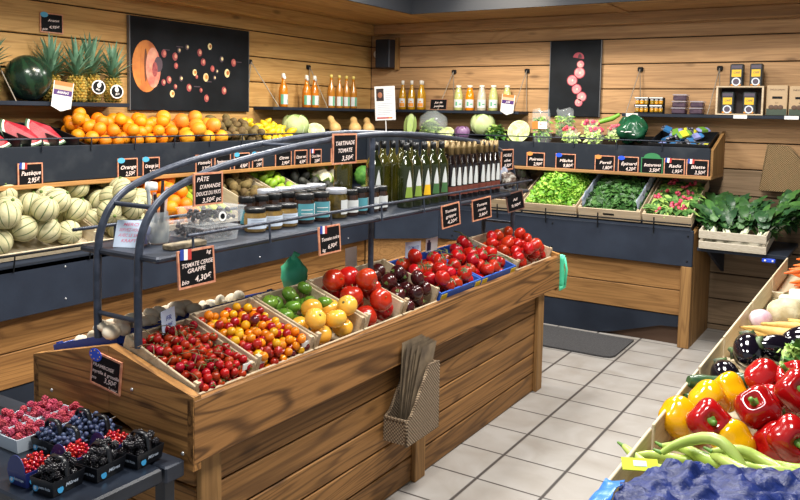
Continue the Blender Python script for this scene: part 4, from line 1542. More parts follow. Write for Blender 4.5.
def melon_slice(label, M, R=.128, th=.055):
    m = MB()
    n = 14
    a0, a1 = radians(15), radians(165)
    for k, (ra, rb) in enumerate(((0, .84), (.84, .92), (.92, 1.))):
        vs, fs = [], []
        for i in range(n+1):
            a = a0+(a1-a0)*i/n
            for r in (ra*R, rb*R):
                for y in (-th/2, th/2):
                    vs.append((r*cos(a), y, -r*sin(a)))
        for i in range(n):
            b = 4*i
            fs += [(b, b+2, b+6, b+4), (b+1, b+5, b+7, b+3)]
            if k == 2:
                fs.append((b+2, b+3, b+7, b+6))
        b = 4*n
        fs += [(0, 1, 3, 2), (b, b+2, b+3, b+1)]
        m.add(vs, fs, k)
    o = tag(m.build('watermelon_slice', [FLESH, RINDW, RINDG], None, M), label, 'watermelon')
    w = MB()
    w.box(-R*.7, -th/2-.002, -R*.8, R*.7, -th/2-.0015, -R*.25)
    w.build('cling_film', clearmat('cling_film', 'f2f4f6', .05, .15), o)


for i, y in enumerate((2.34, 2.56, 2.70)):
    crate('black plastic tray %s on the left trough' % ('cut by the left picture edge', 'under the middle watermelon slice', 'under the watermelon slice beside the oranges')[i], TL(y-.02), .17 if i != 2 else .135, .36, .075, BLACKP, hf=.03, name='plastic_tray', posts=False, cat='tray')
melon_slice('watermelon slice cut by the left picture edge on the left trough', T(-3.955, 2.325, 1.462) @ RZ(62) @ RX(-30) @ RY(32))
melon_slice('red watermelon slice in the black tray, left of the pair beside the oranges', T(-3.965, 2.52, 1.472) @ RZ(62) @ RX(-32) @ RY(36))
melon_slice('red watermelon slice in the black tray, right of the pair beside the oranges', T(-3.965, 2.66, 1.472) @ RZ(62) @ RX(-32) @ RY(38), .125)
crate('black plastic tray of oranges on the left trough', TL(3.15), .70, .39, .035, BLACKP, name='plastic_tray', posts=False, cat='tray')
heap(ORN, TL(3.15), .68, .37, [.036+.004*((i*7) % 5)/5 for i in range(66)], 33, 'orange piled in the long tray on the left wall trough', 'oranges on the upper trough', lambda x, y: .008)
POME = pbr('grapefruit_peel', 'f0a524', .42, c2='e9803a', scale=5, lo=.4, hi=.7, var=.1, bump=.12, bscale=400)
pomelo = fruit_kind('grapefruit', 'grapefruit', MB().ball(.048, .048, .045, 18, 12), POME)
heap([(pomelo, .048)], TL(3.72), .40, .37, [.05]*17, 8, 'yellow and pink grapefruit right of the upper oranges', 'grapefruits on the upper trough')
KIWI = pbr('kiwi_skin', '7d6a3f', .8, c2='61502c', scale=60, var=.2, bump=.3, bscale=300)
kiwi = fruit_kind('kiwi', 'kiwi', MB().ball(.026, .026, .033, 14, 10), KIWI)
KW = [(kiwi, .028)]
heap(KW, TL(4.10), .34, .36, [.029]*58, 17, 'brown kiwi fruit piled on the left wall trough', 'kiwis on the upper trough', tries=8)
LEMON = pbr('lemon_peel', 'efcb26', .4, c2='dcb41c', scale=30, var=.1, bump=.15, bscale=500)


def lemon_fn(p):
    t = p.z/.036
    return V((p.x*(1-.12*abs(t)), p.y*(1-.12*abs(t)), p.z+(.008*t**7)))


lemon = fruit_kind('lemon', 'lemon', MB().ball(.026, .026, .036, 16, 12, 0, None, lemon_fn), LEMON)
heap([(lemon, .03)], TL(4.47), .36, .36, [.031]*42, 12, 'yellow lemon piled on the left wall trough', 'lemons on the upper trough', tries=8)
# ---- cabbages, lettuces
CABG = pbr('cabbage_green', 'a9c07c', .5, c2='8aa75e', scale=9, bump=.2, bscale=30)
CABP = pbr('cabbage_pale', 'c3d09a', .5, c2='a6bb78', scale=9)
CABC = pbr('cabbage_cut', 'dfe3b4', .5, c2='bccb84', scale=30, lo=.4, hi=.6)
LEAFG = pbr('lettuce_green', '8db04f', .5, c2='a9c56a', scale=25)
LEAFL = pbr('lettuce_light', 'b4cc78', .5)
LEAFD = pbr('dark_leaf', '35602c', .45, c2='274a22', scale=30)
LEAFM = pbr('mid_leaf', '4c7a38', .45, c2='3a662e', scale=30)
LEAFB = pbr('bright_leaf', '7fb53a', .45, c2='64a02c', scale=25)
LEAFY = pbr('yellow_leaf', 'a6cf52', .45)
RIB = pbr('white_rib', 'dbe3c4', .5)


def cabbage(r, mats, seed, wraps=6):
    rd = random.Random(seed)
    m = MB().ball(r, r, r*.9, 22, 14, 0, None, lambda p: p*(1+.05*mnoise.noise(p*(9/r*.08))))
    for i in range(wraps):          # outer leaves hugging the head
        a0 = 2*pi*i/wraps+rd.uniform(-.2, .2)
        vs, fs = [], []
        n = 7
        for iu in range(n+1):
            for iv in range(n+1):
                u, v = iu/n, iv/n
                el = -1.1+2.1*v
                wd = .75*sin(pi*min(1, .18+.82*v))**.6
                a = a0+(u-.5)*2*wd
                rr = r*(1.035+.02*(i % 3)+.05*(abs(u-.5)*2)**3+.03*v*v+.012*sin(9*u+6*v+i))
                vs.append((rr*cos(el)*cos(a), rr*cos(el)*sin(a), rr*sin(el)*.92))
        for iu in range(n):
            for iv in range(n):
                q = iu*(n+1)+iv
                fs.append((q, q+n+1, q+n+2, q+1))
        m.add(vs, fs, 1, True)
        m.tube([V((cos(a0)*cos(e), sin(a0)*cos(e), sin(e)*.92))*(r*1.05) for e in (-1.1, -.6, -.1, .4)], [r*.05, r*.04, r*.025, r*.01], 5, 2)
    return m


def half_cabbage(r, mat_out, mat_cut, mat_line):
    """Half a head with its cut face towards local -Y."""
    m = MB()
    n, k = 20, 9
    vs = [(0, r, 0)]
    for i in range(1, k+1):
        t = pi/2*i/k
        for j in range(n):
            a = 2*pi*j/n
            vs.append((r*sin(t)*cos(a), r*cos(t), r*.93*sin(t)*sin(a)))
    fs = [(0, 1+j, 1+(j+1) % n) for j in range(n)]
    for i in range(k-1):
        for j in range(n):
            fs.append((1+i*n+j, 1+(i+1)*n+j, 1+(i+1)*n+(j+1) % n, 1+i*n+(j+1) % n))
    m.add(vs, fs, 0, True)
    m.add([vs[1+(k-1)*n+j] for j in range(n)], [tuple(range(n-1, -1, -1))], 1)
    for q in range(5):
        rr = r*(.25+.14*q)
        m.tube([(rr*cos(a), -.001, rr*.93*sin(a)) for a in [radians(-60+q*13+300*i/14) for i in range(15)]], r*.012, 4, 2)
    m.tube([(0, -.001, -r*.9), (0, -.001, -r*.2)], [r*.14, r*.05], 5, 2)
    return m


def lettuce(r, seed, mats_n=2, n=46, upright=.5):
    rd = random.Random(seed)
    m = MB().ball(r*.6, r*.6, r*.55, 12, 8, 0, None, None, (0, 0, r*.55))
    for i in range(n):
        a = i*2.39996
        f = i/n
        el = .12+f*1.25
        d = V((cos(a)*cos(el), sin(a)*cos(el), sin(el)))
        b = V((cos(a)*r*.16*(1-f), sin(a)*r*.16*(1-f), r*.12+f*r*.55))
        m.leaf(b, d, (0, 0, 1), r*(1.0-.25*f)*rd.uniform(.85, 1.1), r*.85, rd.randrange(mats_n), .32, .12, .3, 5)
    return m


g = 'x'
CUTLINE = pbr('cut_line', '9bb265', .6)
o = cabbage(.10, 0, 1).build('cabbage', [CABG, CABP, RIB], None, T(-3.985, 4.79, 1.477))
tag(o, 'pale green cabbage right of the lemons on the left trough', 'cabbage')
o = half_cabbage(.075, CABG, CABC, CUTLINE).build('cabbage_half', [CABG, CABC, CUTLINE], None, T(-3.93, 4.985, 1.443) @ RZ(60) @ RX(-35))
tag(o, 'pale cut half cabbage lying right of the whole cabbage on the left trough', 'cabbage')
SQUASH = striped('butternut_skin', 'dcb878', 'cfa766', 'd8b47a', 10, .05, .5, .1)


def butternut(label, M, s=1.):
    prof = [(0, 0), (.03, .004), (.052, .025), (.058, .055), (.05, .09), (.036, .125), (.032, .17), (.034, .20), (.026, .222), (0, .228)]
    o = MB().lathe([(a*s, b*s) for a, b in prof], 20, 0).build('butternut_squash', SQUASH, None, M)
    tag(o, label, 'squash')
    MB().lathe([(.012*s, .224*s), (.009*s, .24*s), (0, .241*s)], 8).build('stalk', STEMG, o)


butternut('butternut squash, leftmost of the three in the room corner', T(-3.90, 5.22, 1.425) @ RZ(60) @ RX(-52), .86)
butternut('butternut squash, middle of the three in the room corner', T(-3.84, 5.40, 1.425) @ RZ(60) @ RY(28) @ RX(-55), .95)
butternut('butternut squash, rightmost of the three in the room corner', T(-3.80, 5.545, 1.425) @ RZ(60) @ RY(26) @ RX(-55), .9)
# back trough
o = MB().ball(.045, .045, .10, 14, 12, 0).build('chicory_head', [CABP], None, T(-3.60, 5.885, 1.487) @ RY(6))
tag(o, 'tall pale chicory head, leftmost vegetable on the back trough', 'chicory')
m = MB()
for i in range(6):
    a = i*1.05
    m.leaf((.042*cos(a), .042*sin(a), -.07), (.04*cos(a), .04*sin(a), 1), (cos(a), sin(a), 0), .15, .055, 0, .05, .02, .2, 5)
m.build('leaves', [LEAFL], o)
o = lettuce(.115, 4).build('lettuce', [LEAFG, LEAFL], None, T(-3.43, 5.975, 1.39) @ RX(18))
tag(o, 'curly green lettuce in a clear bag, left on the back trough', 'lettuce')
m = MB()
m.ball(.135, .10, .12, 14, 10, 0, None, lambda p: p+mnoise.noise_vector(p*22)*.02, (0.03, 0, .115))
m.build('clear_bag', clearmat('clear_bag', 'd9e2e6', .2, .12), o)
o = half_cabbage(.072, CABG, CABC, CUTLINE).build('cabbage_half', [CABG, CABC, CUTLINE], None, T(-3.25, 5.90, 1.428) @ RX(-40))
tag(o, 'pale cut half cabbage between the lettuce and the purple cabbage', 'cabbage')
PURP = pbr('purple_cabbage_skin', '4e2a52', .4, c2='6b3f6e', scale=10)
PURPL = pbr('purple_cabbage_leaf', '5d3562', .4, c2='8a6a92', scale=14)
o = cabbage(.062, 0, 7).build('cabbage', [PURP, PURPL, pbr('purple_rib', 'a58bad', .5)], None, T(-3.10, 5.91, 1.436))
tag(o, 'purple cabbage on the back trough', 'cabbage')
o = cabbage(.10, 0, 9).build('cabbage', [CABG, CABP, RIB], None, T(-2.985, 6.06, 1.506))
tag(o, 'large pale green cabbage right of the purple cabbage', 'cabbage')
o = lettuce(.10, 12, 2, 40).build('lettuce', [LEAFM, LEAFG], None, T(-2.80, 5.965, 1.385) @ RX(10))
tag(o, 'dark leaved green lettuce between two cabbages on the back trough', 'lettuce')
o = half_cabbage(.098, CABG, CABC, CUTLINE).build('cabbage_half', [CABG, CABC, CUTLINE], None, T(-2.605, 5.95, 1.462) @ RX(-14))
tag(o, 'wide half cabbage with its cut face forward left of the salad bags', 'cabbage')


def crumpled_bag(m, w, d, h, amp, seed, k=0, n=18):
    off = V((seed*3.1, seed*1.7, 0))

    def fn(p):
        z = (p.z/h*2+1)/2
        return V((p.x*(1-.18*z), p.y*(1-.55*z*z), p.z))+mnoise.noise_vector(p*15+off)*amp
    m.ball(w/2, d/2, h/2, n, 14, k, None, fn)


BAGC = clearmat('salad_film', 'd9e2e6', .12)


def salad_bag(label, M, h, lab=True, seed=0):
    t = thing('salad_bag', label, 'bag', M)
    rd = random.Random(seed)
    m = MB()
    for i in range(190):
        p = V((rd.uniform(-.058, .058), rd.uniform(-.03, .03), rd.uniform(.01, h*.72)))
        m.leaf(p, (rd.gauss(0, 1), rd.gauss(0, 1), rd.gauss(.3, .8)), (rd.gauss(0, 1), rd.gauss(0, 1), 1), rd.uniform(.02, .04), .018, rd.randrange(2), .5, 0, .2, 3)
    tag(m.build('salad_leaves', [LEAFB, LEAFG], t), kind='stuff')
    m = MB()
    vs, fs = [], []
    n, k = 20, 10
    for i in range(k+1):
        z = h*i/k
        q = i/k
        w, d_ = .075*(1-.05*q), .042*(1-q)**.6+.002
        for j in range(n):
            a = 2*pi*j/n
            c, s_ = cos(a), sin(a)
            p = V((w*math.copysign(abs(c)**.5, c), d_*math.copysign(abs(s_)**.7, s_), z))
            p += mnoise.noise_vector(p*24+V((seed, 0, 0)))*(.006+.016*q)
            vs.append(p)
    for i in range(k):
        for j in range(n):
            fs.append((i*n+j, i*n+(j+1) % n, (i+1)*n+(j+1) % n, (i+1)*n+j))
    m.add(vs, fs, 0, True)
    m.build('clear_film', BAGC, t)
    if lab:
        m = MB()
        m.box(-.062, -.048, h*.42, -.012, -.044, h*.64, 0).box(-.012, -.048, h*.42, .062, -.044, h*.64, 1)
        put_text(m, 'MÂCHE', .018, .024, h*.56, -.0485, 2, 0, .05)
        m.box(0, -.0484, h*.46, .05, -.0478, h*.475, 2)
        m.build('label', [pbr('bag_orange', 'dd7a35', .5), WHITE, RED], t)


salad_bag('clear salad bag with orange and white label on the back trough', T(-2.375, 5.885, 1.385) @ RX(4), .255, True, 1)
salad_bag('clear salad bag without label standing behind the labelled one', T(-2.24, 6.02, 1.425) @ RZ(-6), .225, False, 2)
PINK = pbr('radish_pink', 'c8324e', .4, c2='d96478', scale=30, var=.1)
for i, (x, y, z, s) in enumerate(((-2.14, 5.90, 1.44, 1.), (-2.02, 6.02, 1.49, 1.05), (-1.945, 5.90, 1.44, 1.), (-1.83, 5.99, 1.47, .9))):
    t = thing('radish_bag', 'bag of radishes with red and clear film, %s from the left on the back trough' % ORD[i], 'bag', T(x, y, z) @ SC(s, s, s))
    rd = random.Random(i+40)
    m = MB()
    for j in range(60):
        m.leaf((rd.uniform(-.05, .05), rd.uniform(-.045, .0), rd.uniform(-.05, .035)), (rd.gauss(0, 1), rd.gauss(-.4, .6), rd.gauss(.2, .8)), (0, -1, .6), rd.uniform(.025, .045), .022, rd.randrange(2), .4, 0, .2, 3)
    tag(m.build('leaves', [LEAFG, LEAFL], t), kind='stuff')
    m = MB()
    for j in range(12):
        m.ball(.014, .014, .016, 8, 6, 0, None, None, (rd.uniform(-.05, .05), rd.uniform(-.04, .03), rd.uniform(.03, .065)))
    tag(m.build('radishes', PINK, t), kind='stuff')
    m = MB()
    crumpled_bag(m, .15, .12, .15, .012, i)
    m.build('clear_film', BAGC, t)
o = MB().tube([(-.09, 0, 0), (-.03, 0, .012), (.03, 0, .02), (.09, 0, .045)], [.016, .02, .02, .014], 10, 0).build('celery_stalk', LEAFB, None, T(-1.90, 6.06, 1.555) @ RZ(10) @ RY(-8))
tag(o, 'bright green celery stalk lying over the radish bags', 'celery')
m = MB()
crumpled_bag(m, .26, .2, .21, .035, 8, 0, 30)
o = m.build('plastic_bag', pbr('green_plastic_bag', '123f2a', .25, c2='1d5a3a', scale=12), None, T(-1.70, 5.99, 1.50))
tag(o, 'dark green plastic bag with white print on the back trough', 'bag')
m = MB()
for i, (a, b) in enumerate(((-.05, -.03), (-.02, .03), (.035, .055))):
    m.tube([V((x, -.095-.012*cos(x*20), -.01-.012*i+.006*sin(40*x+i))) for x in (a, (a+b)/2, b)], .004, 5)
m.build('white_print', WHITE, o)
crate('black plastic bin of bright packets at the right end of the back trough', TB(-1.32), .42, .38, .06, BLACKP, name='plastic_bin', posts=False, cat='bin')
PKC = [pbr('packet_blue', '3a78b0', .3), pbr('packet_yellow', 'c8c53a', .3), pbr('packet_lilac', '8d92c9', .3), pbr('packet_darkgrey', '33343c', .35, c2='9a9aa8', scale=60, lo=.5, hi=.6), pbr('packet_green2', '6d9a3a', .3)]
rd = random.Random(4)
pp = [(-.13, .07, 0), (-.03, .06, 3), (.08, .06, 3), (.15, .09, 1), (-.12, .2, 3), (-.02, .17, 3), (.09, .19, 0), (.03, .27, 1), (.12, .27, 2), (-.08, .30, 2), (-.14, .31, 3), (.02, .13, 4)]
for i, (x, y, k) in enumerate(pp):
    m = MB()
    m.box(-.05, -.03, -.012, .05, .03, .012, 0, None, .01)
    m.box(-.03, -.031, -.005, .02, .031, .0125, 1)
    o = m.build('snack_packet', [PKC[k], PKC[(k+2) % 5]], None, TB(-1.32) @ T(x, y, .027+.016*(i % 3)+(.04 if i > 5 else 0)) @ RZ(rd.uniform(-60, 60)) @ RX(rd.uniform(10, 45)) @ RY(rd.uniform(-30, 30)))
    tag(o, 'small bright foil packet heaped in the black bin on the back trough', 'packet', 'packets in the black bin')
# ---- left shelf: watermelon and pineapples
WMEL = striped('watermelon_skin', '182c20', '13241a', '1f3a27', 9, .2, .22, .5)
o = MB().ball(.125, .125, .128, 30, 18, 0).build('watermelon', WMEL, None, T(-4.13, 2.645, 1.752) @ RX(20))
tag(o, 'round dark green watermelon on the left wall shelf', 'watermelon')
PINE = pbr('pineapple_skin', 'c29a3c', .6, c2='857a34', scale=60, lo=.4, hi=.6)
PINEE = pbr('pineapple_eye', '5c4a24', .7, c2='7b8a3c', scale=90)
PLEAF = pbr('pineapple_leaf', '7fa68c', .5, c2='5f8a6e', scale=20)
PLEAF2 = pbr('pineapple_leaf_dark', '557c62', .5)


def pineapple(s=1., seed=0):
    m = MB()
    n, k = 12, 9
    prof = lambda z: .046*(1-abs((z-.075)/.085)**3*.32)
    for i in range(k):
        for j in range(n):
            z = .008+.15*(i+.5)/k
            a = 2*pi*(j+.5*(i % 2))/n
            r = prof(z)
            c = V((r*cos(a), r*sin(a), z))
            F = Matrix(((cos(a), -sin(a), 0, c.x), (sin(a), cos(a), 0, c.y), (0, 0, 1, c.z), (0, 0, 0, 1)))
            w, h = pi*r/n*1.08, .15/k*.92
            d = .010
            m.add([(0, -w, 0), (0, 0, -h), (0, w, 0), (0, 0, h), (d, -w*.4, 0), (d, 0, -h*.4), (d, w*.4, 0), (d, 0, h*.4), (d*1.5, 0, 0)],
                  [(0, 1, 5, 4), (1, 2, 6, 5), (2, 3, 7, 6), (3, 0, 4, 7), (4, 5, 8), (5, 6, 8), (6, 7, 8), (7, 4, 8)], 0, False, F)
            m.add([(d*1.2, -w*.2, 0), (d*1.2, 0, -h*.2), (d*2.1, 0, 0), (d*1.2, w*.2, 0), (d*1.2, 0, h*.2)], [(0, 1, 2), (1, 3, 2), (3, 4, 2), (4, 0, 2)], 1, False, F)
    m.lathe([(0, .002), (.03, .004), (.041, .03), (.0455, .075), (.041, .12), (.03, .152), (.02, .16), (0, .16)], 14, 1)
    o = m.build('pineapple', [PINE, PINEE])
    tag(o, 'x', 'pineapple')
    rd = random.Random(seed)
    m = MB()
    for i in range(44):
        a = i*2.4
        f = i/44
        el = .35+f*1.15
        L = .075+.14*f**.7
        m.leaf((.016*cos(a)*(1-f), .016*sin(a)*(1-f), .152+.035*f), (cos(a)*cos(el), sin(a)*cos(el), sin(el)), (0, 0, 1), L*rd.uniform(.9, 1.1), .024, i % 2, .28*(1-f)+.05, 0, .35, 5)
    m.build('crown', [PLEAF, PLEAF2], o)
    return Kind(o)


pk = [pineapple(1., 1), pineapple(1., 2)]
plab = ['pineapple cut by the left picture edge beside the watermelon', 'pineapple directly right of the watermelon', 'pineapple second right of the watermelon behind the paper tag', 'tall pineapple with a tilted round sticker', 'rightmost pineapple on the left shelf with an upright round sticker']
for i, (y, x, s, q) in enumerate(((2.44, -4.185, 1.05, 0), (2.815, -4.17, .97, 10), (2.94, -4.11, .97, 50), (3.065, -4.15, 1.05, 80), (3.20, -4.12, .96, 120))):
    pk[i % 2].at(T(x, y, SZ) @ RZ(q) @ SC(s, s, s), plab[i])
for i, (y, z, a) in enumerate(((3.04, 1.715, 18), (3.17, 1.692, -6))):
    t = thing('round_sticker', 'round black and white sticker hung on the %s pineapple' % ('tall' if i == 0 else 'rightmost'), 'sticker', T(-4.045, y, z) @ RZ(78) @ RY(a))
    m = MB().lathe([(.042, 0), (.042, .002)], 20, 0, RX(90), False)
    m.build('disc', WHITE, t)
    m = MB().lathe([(.035, .002), (.035, .003)], 20, 0, RX(90), False)
    m.ball(.012, .001, .016, c=(0, -.0032, .012), m=1)
    for k in range(3):
        m.leaf((0, -.0036, .024), (k*.6-.6, 0, 1), (0, -1, 0), .016, .008, 1, 0)
    put_text(m, 'BIO', .016, 0, -.016, -.0034, 1, 0)
    m.build('print', [BLACK, WHITE], t)

# ---- left counter beyond the oranges
BAN = pbr('green_banana', 'c2c63a', .45, c2='8fae34', scale=14, var=.1)


def banana(m, L, a):
    m.tube([V((0, L*(t-.5), .05*L*4*(t-.5)**2*1.6)) for t in [i/8 for i in range(9)]], [.006, .014, .0165, .017, .017, .0165, .0155, .012, .004], 7, 0, False, a)


for i, (dy, px) in enumerate(((.08, -.10), (.10, .02), (.22, -.09), (.25, .04), (.37, -.07), (.40, .06), (.52, -.03))):
    t = thing('banana_hand', 'hand of green yellow bananas in the crate behind the glass jar', 'bananas', LM(3.62) @ T(px, dy+.03, .06) @ RZ(-18))
    t['group'] = 'green bananas in the left counter crate'
    for k in range(4):
        m = MB()
        banana(m, .17, T(-.051+.034*k, 0, .022+.016*((i+k) % 2)+.012*i*0) @ RZ(4*k) @ RX(6))
        m.build('banana', BAN, t)
crate('pale wooden crate of green bananas on the left counter', LM(3.62), .32, .69, .06, RIMW)
KRT = MATS['pale_plywood']
crate('wooden crate of brown kiwis on the left counter', LM(4.02, z=.856), .36, .62, .12, KRT)
heap(KW, LM(4.02, z=.856), .34, .6, [.034]*62, 61, 'brown kiwi in the wooden crate on the left counter', 'kiwis in the lower crate', lambda x, y: .03, tries=8)
LIMEC = pbr('lime_skin', '9cc038', .4, c2='7fa82c', scale=18, var=.1)
lime = fruit_kind('lime', 'lime', MB().ball(.027, .027, .033, 14, 10, 0, None, lemon_fn), LIMEC)
crate('wooden crate of green limes on the left counter', LM(4.39, z=.856), .30, .62, .12, KRT)
heap([(lime, .03)], LM(4.39, z=.856), .28, .6, [.034]*48, 44, 'green lime in the wooden crate on the left counter', 'limes in the lower crate', lambda x, y: .03, tries=8)
AVO = pbr('avocado_skin', '2a2b28', .5, c2='3c3f38', scale=60, bump=.3, bscale=200)
avo = fruit_kind('avocado', 'avocado', MB().ball(.033, .033, .045, 14, 10, 0, None, lambda p: V((p.x*(1-.25*max(0, p.z/.045)), p.y*(1-.25*max(0, p.z/.045)), p.z))), AVO)
crate('black plastic crate of dark avocados on the left counter', LM(4.74, z=.856), .34, .6, .10, BLACKP, name='plastic_crate')
heap([(avo, .038)], LM(4.74, z=.856), .32, .58, [.038]*34, 48, 'dark avocado in the black crate on the left counter', 'avocados in the black crate', lambda x, y: .02, tries=8)
CAUL = pbr('cauliflower_white', 'ece7d2', .7, c2='d8d0ae', scale=30)


def caul_fn(r):
    def fn(p):
        d = V(p).normalized()
        w = mnoise.voronoi(d*3.2)[0]
        return d*r*(1.08-.28*w[0])
    return fn


for i, (y, lab) in enumerate(((5.0, 'white cauliflower nearest the avocado crate'), (5.17, 'white cauliflower further along in green leaves'))):
    o = MB().ball(.092, .092, .08, 30, 20, 0, None, caul_fn(.092)).build('cauliflower', CAUL, None, LM(y) @ T(0, .36, .085))
    tag(o, lab, 'cauliflower')
    m = MB()
    for k in range(9):
        a = k*.7
        m.leaf((.05*cos(a), .05*sin(a), -.06), (cos(a), sin(a), .7), (0, 0, 1), .14, .08, k % 2, -.4, .05, .2, 5)
    m.build('leaves', [LEAFG, LEAFL], o)
BROC = pbr('broccoli_green', '5f9a3c', .7, c2='3f7a2c', scale=40)
o = MB().ball(.08, .08, .06, 26, 16, 0, None, caul_fn(.085)).build('broccoli', BROC, None, T(-3.72, 5.36, 1.07))
tag(o, 'bright green broccoli head in the counter corner', 'broccoli')
MB().tube([(0, 0, -.09), (0, 0, -.02)], [.022, .028], 10).build('stalk', LEAFL, o)

# ---- back counter crates
WC = W_CRATE
crate('wooden crate of dark artichokes behind the end of the rack', BM(-2.645), .43, .60, .095, WC, hs=.09)
ARTI = pbr('artichoke_scale', '3a4030', .6, c2='5a4a50', scale=40)


def artichoke(r):
    m = MB().ball(r*.8, r*.8, r*.9, 12, 8)
    for ring in range(6):
        n = 9-ring
        for j in range(n):
            a = 2*pi*(j+.5*(ring % 2))/n
            el = -.5+.36*ring
            m.leaf((r*.72*cos(a)*cos(el), r*.72*sin(a)*cos(el), r*.75*sin(el)-r*.1), (cos(a)*.45, sin(a)*.45, 1), (cos(a), sin(a), 0), r*.8, r*.55, 0, .25, 0, -.3, 3)
    return m


ark = fruit_kind('artichoke', 'artichoke', artichoke(.05), ARTI)
heap([(ark, .05)], BM(-2.645), .40, .57, [.055]*22, 3, 'dark artichoke in the crate behind the rack end', 'artichokes in the crate', lambda x, y: .03, upright=25, tries=8)


def leaf_heap(name, label, cat, M, W, D, hfun, n, L, Wd, mats, seed, stand=.6, droop=.5, kind='stuff', base=None, wave=.2, spread=1.):
    """Loose leaves heaped over a mound; nobody could count them: one object."""
    rd = random.Random(seed)
    m = MB()
    nx, ny = 14, 14
    vs = [(-W/2+W*i/nx, D*j/ny, max(.012, hfun(i/nx*2-1, j/ny*2-1)-.02)) for j in range(ny+1) for i in range(nx+1)]
    m.add(vs, [(j*(nx+1)+i, j*(nx+1)+i+1, (j+1)*(nx+1)+i+1, (j+1)*(nx+1)+i) for j in range(ny) for i in range(nx)], 0, True)
    for i in range(n):
        u, v = rd.uniform(-1, 1), rd.uniform(-1, 1)
        h = max(.012, hfun(u, v))
        p = V((u*W/2, (v+1)/2*D, h-rd.uniform(0, .02)))
        a = rd.uniform(0, 2*pi)
        e = rd.uniform(-.2, 1)*stand
        d = V((cos(a)*cos(e), sin(a)*cos(e), sin(e)))
        l = L*rd.uniform(.7, 1.2)
        k0 = len(m.v)
        m.leaf(p-d*l*.4, d, (rd.gauss(0, .4), rd.gauss(0, .4), 1), l, Wd*rd.uniform(.8, 1.2), rd.randrange(len(mats)), droop*rd.uniform(.3, 1.3), wave, .2, 4)
        for q in range(k0, len(m.v)):      # leaves stay inside the crate
            x, y, z = m.v[q]
            m.v[q] = (min(W/2, max(-W/2, x)), min(D, max(.012, y)), max(z, .009))
    o = m.build(name, mats, None, M)
    tag(o, label, cat, None, kind)
    return o


mound = lambda h, b=.05: (lambda u, v: b+h*max(0, (1-u*u*.9))*max(0, (1-v*v*.9)))
crate('wooden crate of bright green lettuce leaves on the back counter', BM(-2.195), .43, .60, .085, WC, hs=.085)
leaf_heap('lettuce_leaves', 'mound of bright yellow green lettuce leaves in the wooden crate', 'lettuce', BM(-2.195), .40, .57, mound(.15, .07), 1700, .05, .032, [LEAFB, LEAFY, LEAFB], 6, 1.2, .6)
crate('wooden crate of dark spinach leaves with a hand slot', BM(-1.735), .455, .60, .085, WC, slot=True)
leaf_heap('spinach_leaves', 'mound of dark green spinach leaves in the slotted wooden crate', 'spinach', BM(-1.735), .42, .57, mound(.09, .06), 900, .10, .045, [LEAFD, LEAFM, pbr('spinach_leaf', '3f6b34', .4, c2='5c8148', scale=30)], 16, .8, .6)
for s_, x in (('left', -1.950), ('right', -1.522)):
    m = MB()
    vs, fs = [], []
    for i in range(13):
        for j in range(5):
            y, z = .03+.045*i, .055+.022*j
            p = V((x+1.735, y, z))
            p += mnoise.noise_vector(p*40)*.012
            vs.append(p)
    fs = [(i*5+j, i*5+j+1, i*5+j+6, i*5+j+5) for i in range(12) for j in range(4)]
    m.add(vs, fs, 0, True)
    o = m.build('paper_liner', pbr('liner_paper', 'c8d2e2', .6, c2='8e9cb4', scale=20), None, BM(-1.735) @ T(.014 if s_ == 'left' else -.014, 0, .01))
    md = o.modifiers.new('thickness', 'SOLIDIFY')
    md.thickness = .002
    tag(o, 'crumpled pale blue paper liner along the %s side of the spinach crate' % s_, 'paper liner')
crate('wooden crate of pink radish bunches on the back counter', BM(-1.325), .335, .60, .075, WC)
RLEAF = [LEAFM, LEAFG, pbr('radish_leaf', '55803f', .45, c2='6f9450', scale=30)]
rd = random.Random(77)
for i in range(13):
    x, y = -.10+.10*(i % 3)+rd.uniform(-.015, .015), .09+.115*(i//3)+rd.uniform(-.015, .015)
    q = rd.choice((-60, 60, 150, -150, 20))
    t = thing('radish_bunch', 'bunch of pink radishes with leaves in the crate left of the chard', 'radishes', BM(-1.325) @ T(x, y, .055+.012*(i % 2)) @ RZ(q))
    t['group'] = 'radish bunches in the crate'
    m = MB()
    for k in range(7):
        a, b = rd.uniform(-.03, .03), rd.uniform(-.012, .012)
        m.ball(.0115, .0115, .0165, 9, 7, 0, T(a, -.035+b, .012+.011*(k % 3)) @ RX(80+rd.uniform(-20, 20)))
    tag(m.build('radishes', PINK, t), kind='stuff')
    m = MB()
    for k in range(26):
        a = rd.uniform(-.9, .9)
        m.leaf((rd.uniform(-.012, .012), -.012, .012), (sin(a), cos(a), rd.uniform(.05, .8)), (0, 0, 1), rd.uniform(.06, .10), .036, rd.randrange(3), .5, .15, .2, 4)
    m.build('leaves', RLEAF, t)
leaf_heap('radish_leaves', 'loose radish leaves filling the crate under the bunches', 'radish leaves', BM(-1.325), .31, .57, mound(.04, .05), 220, .07, .035, RLEAF, 31, .8, .6)
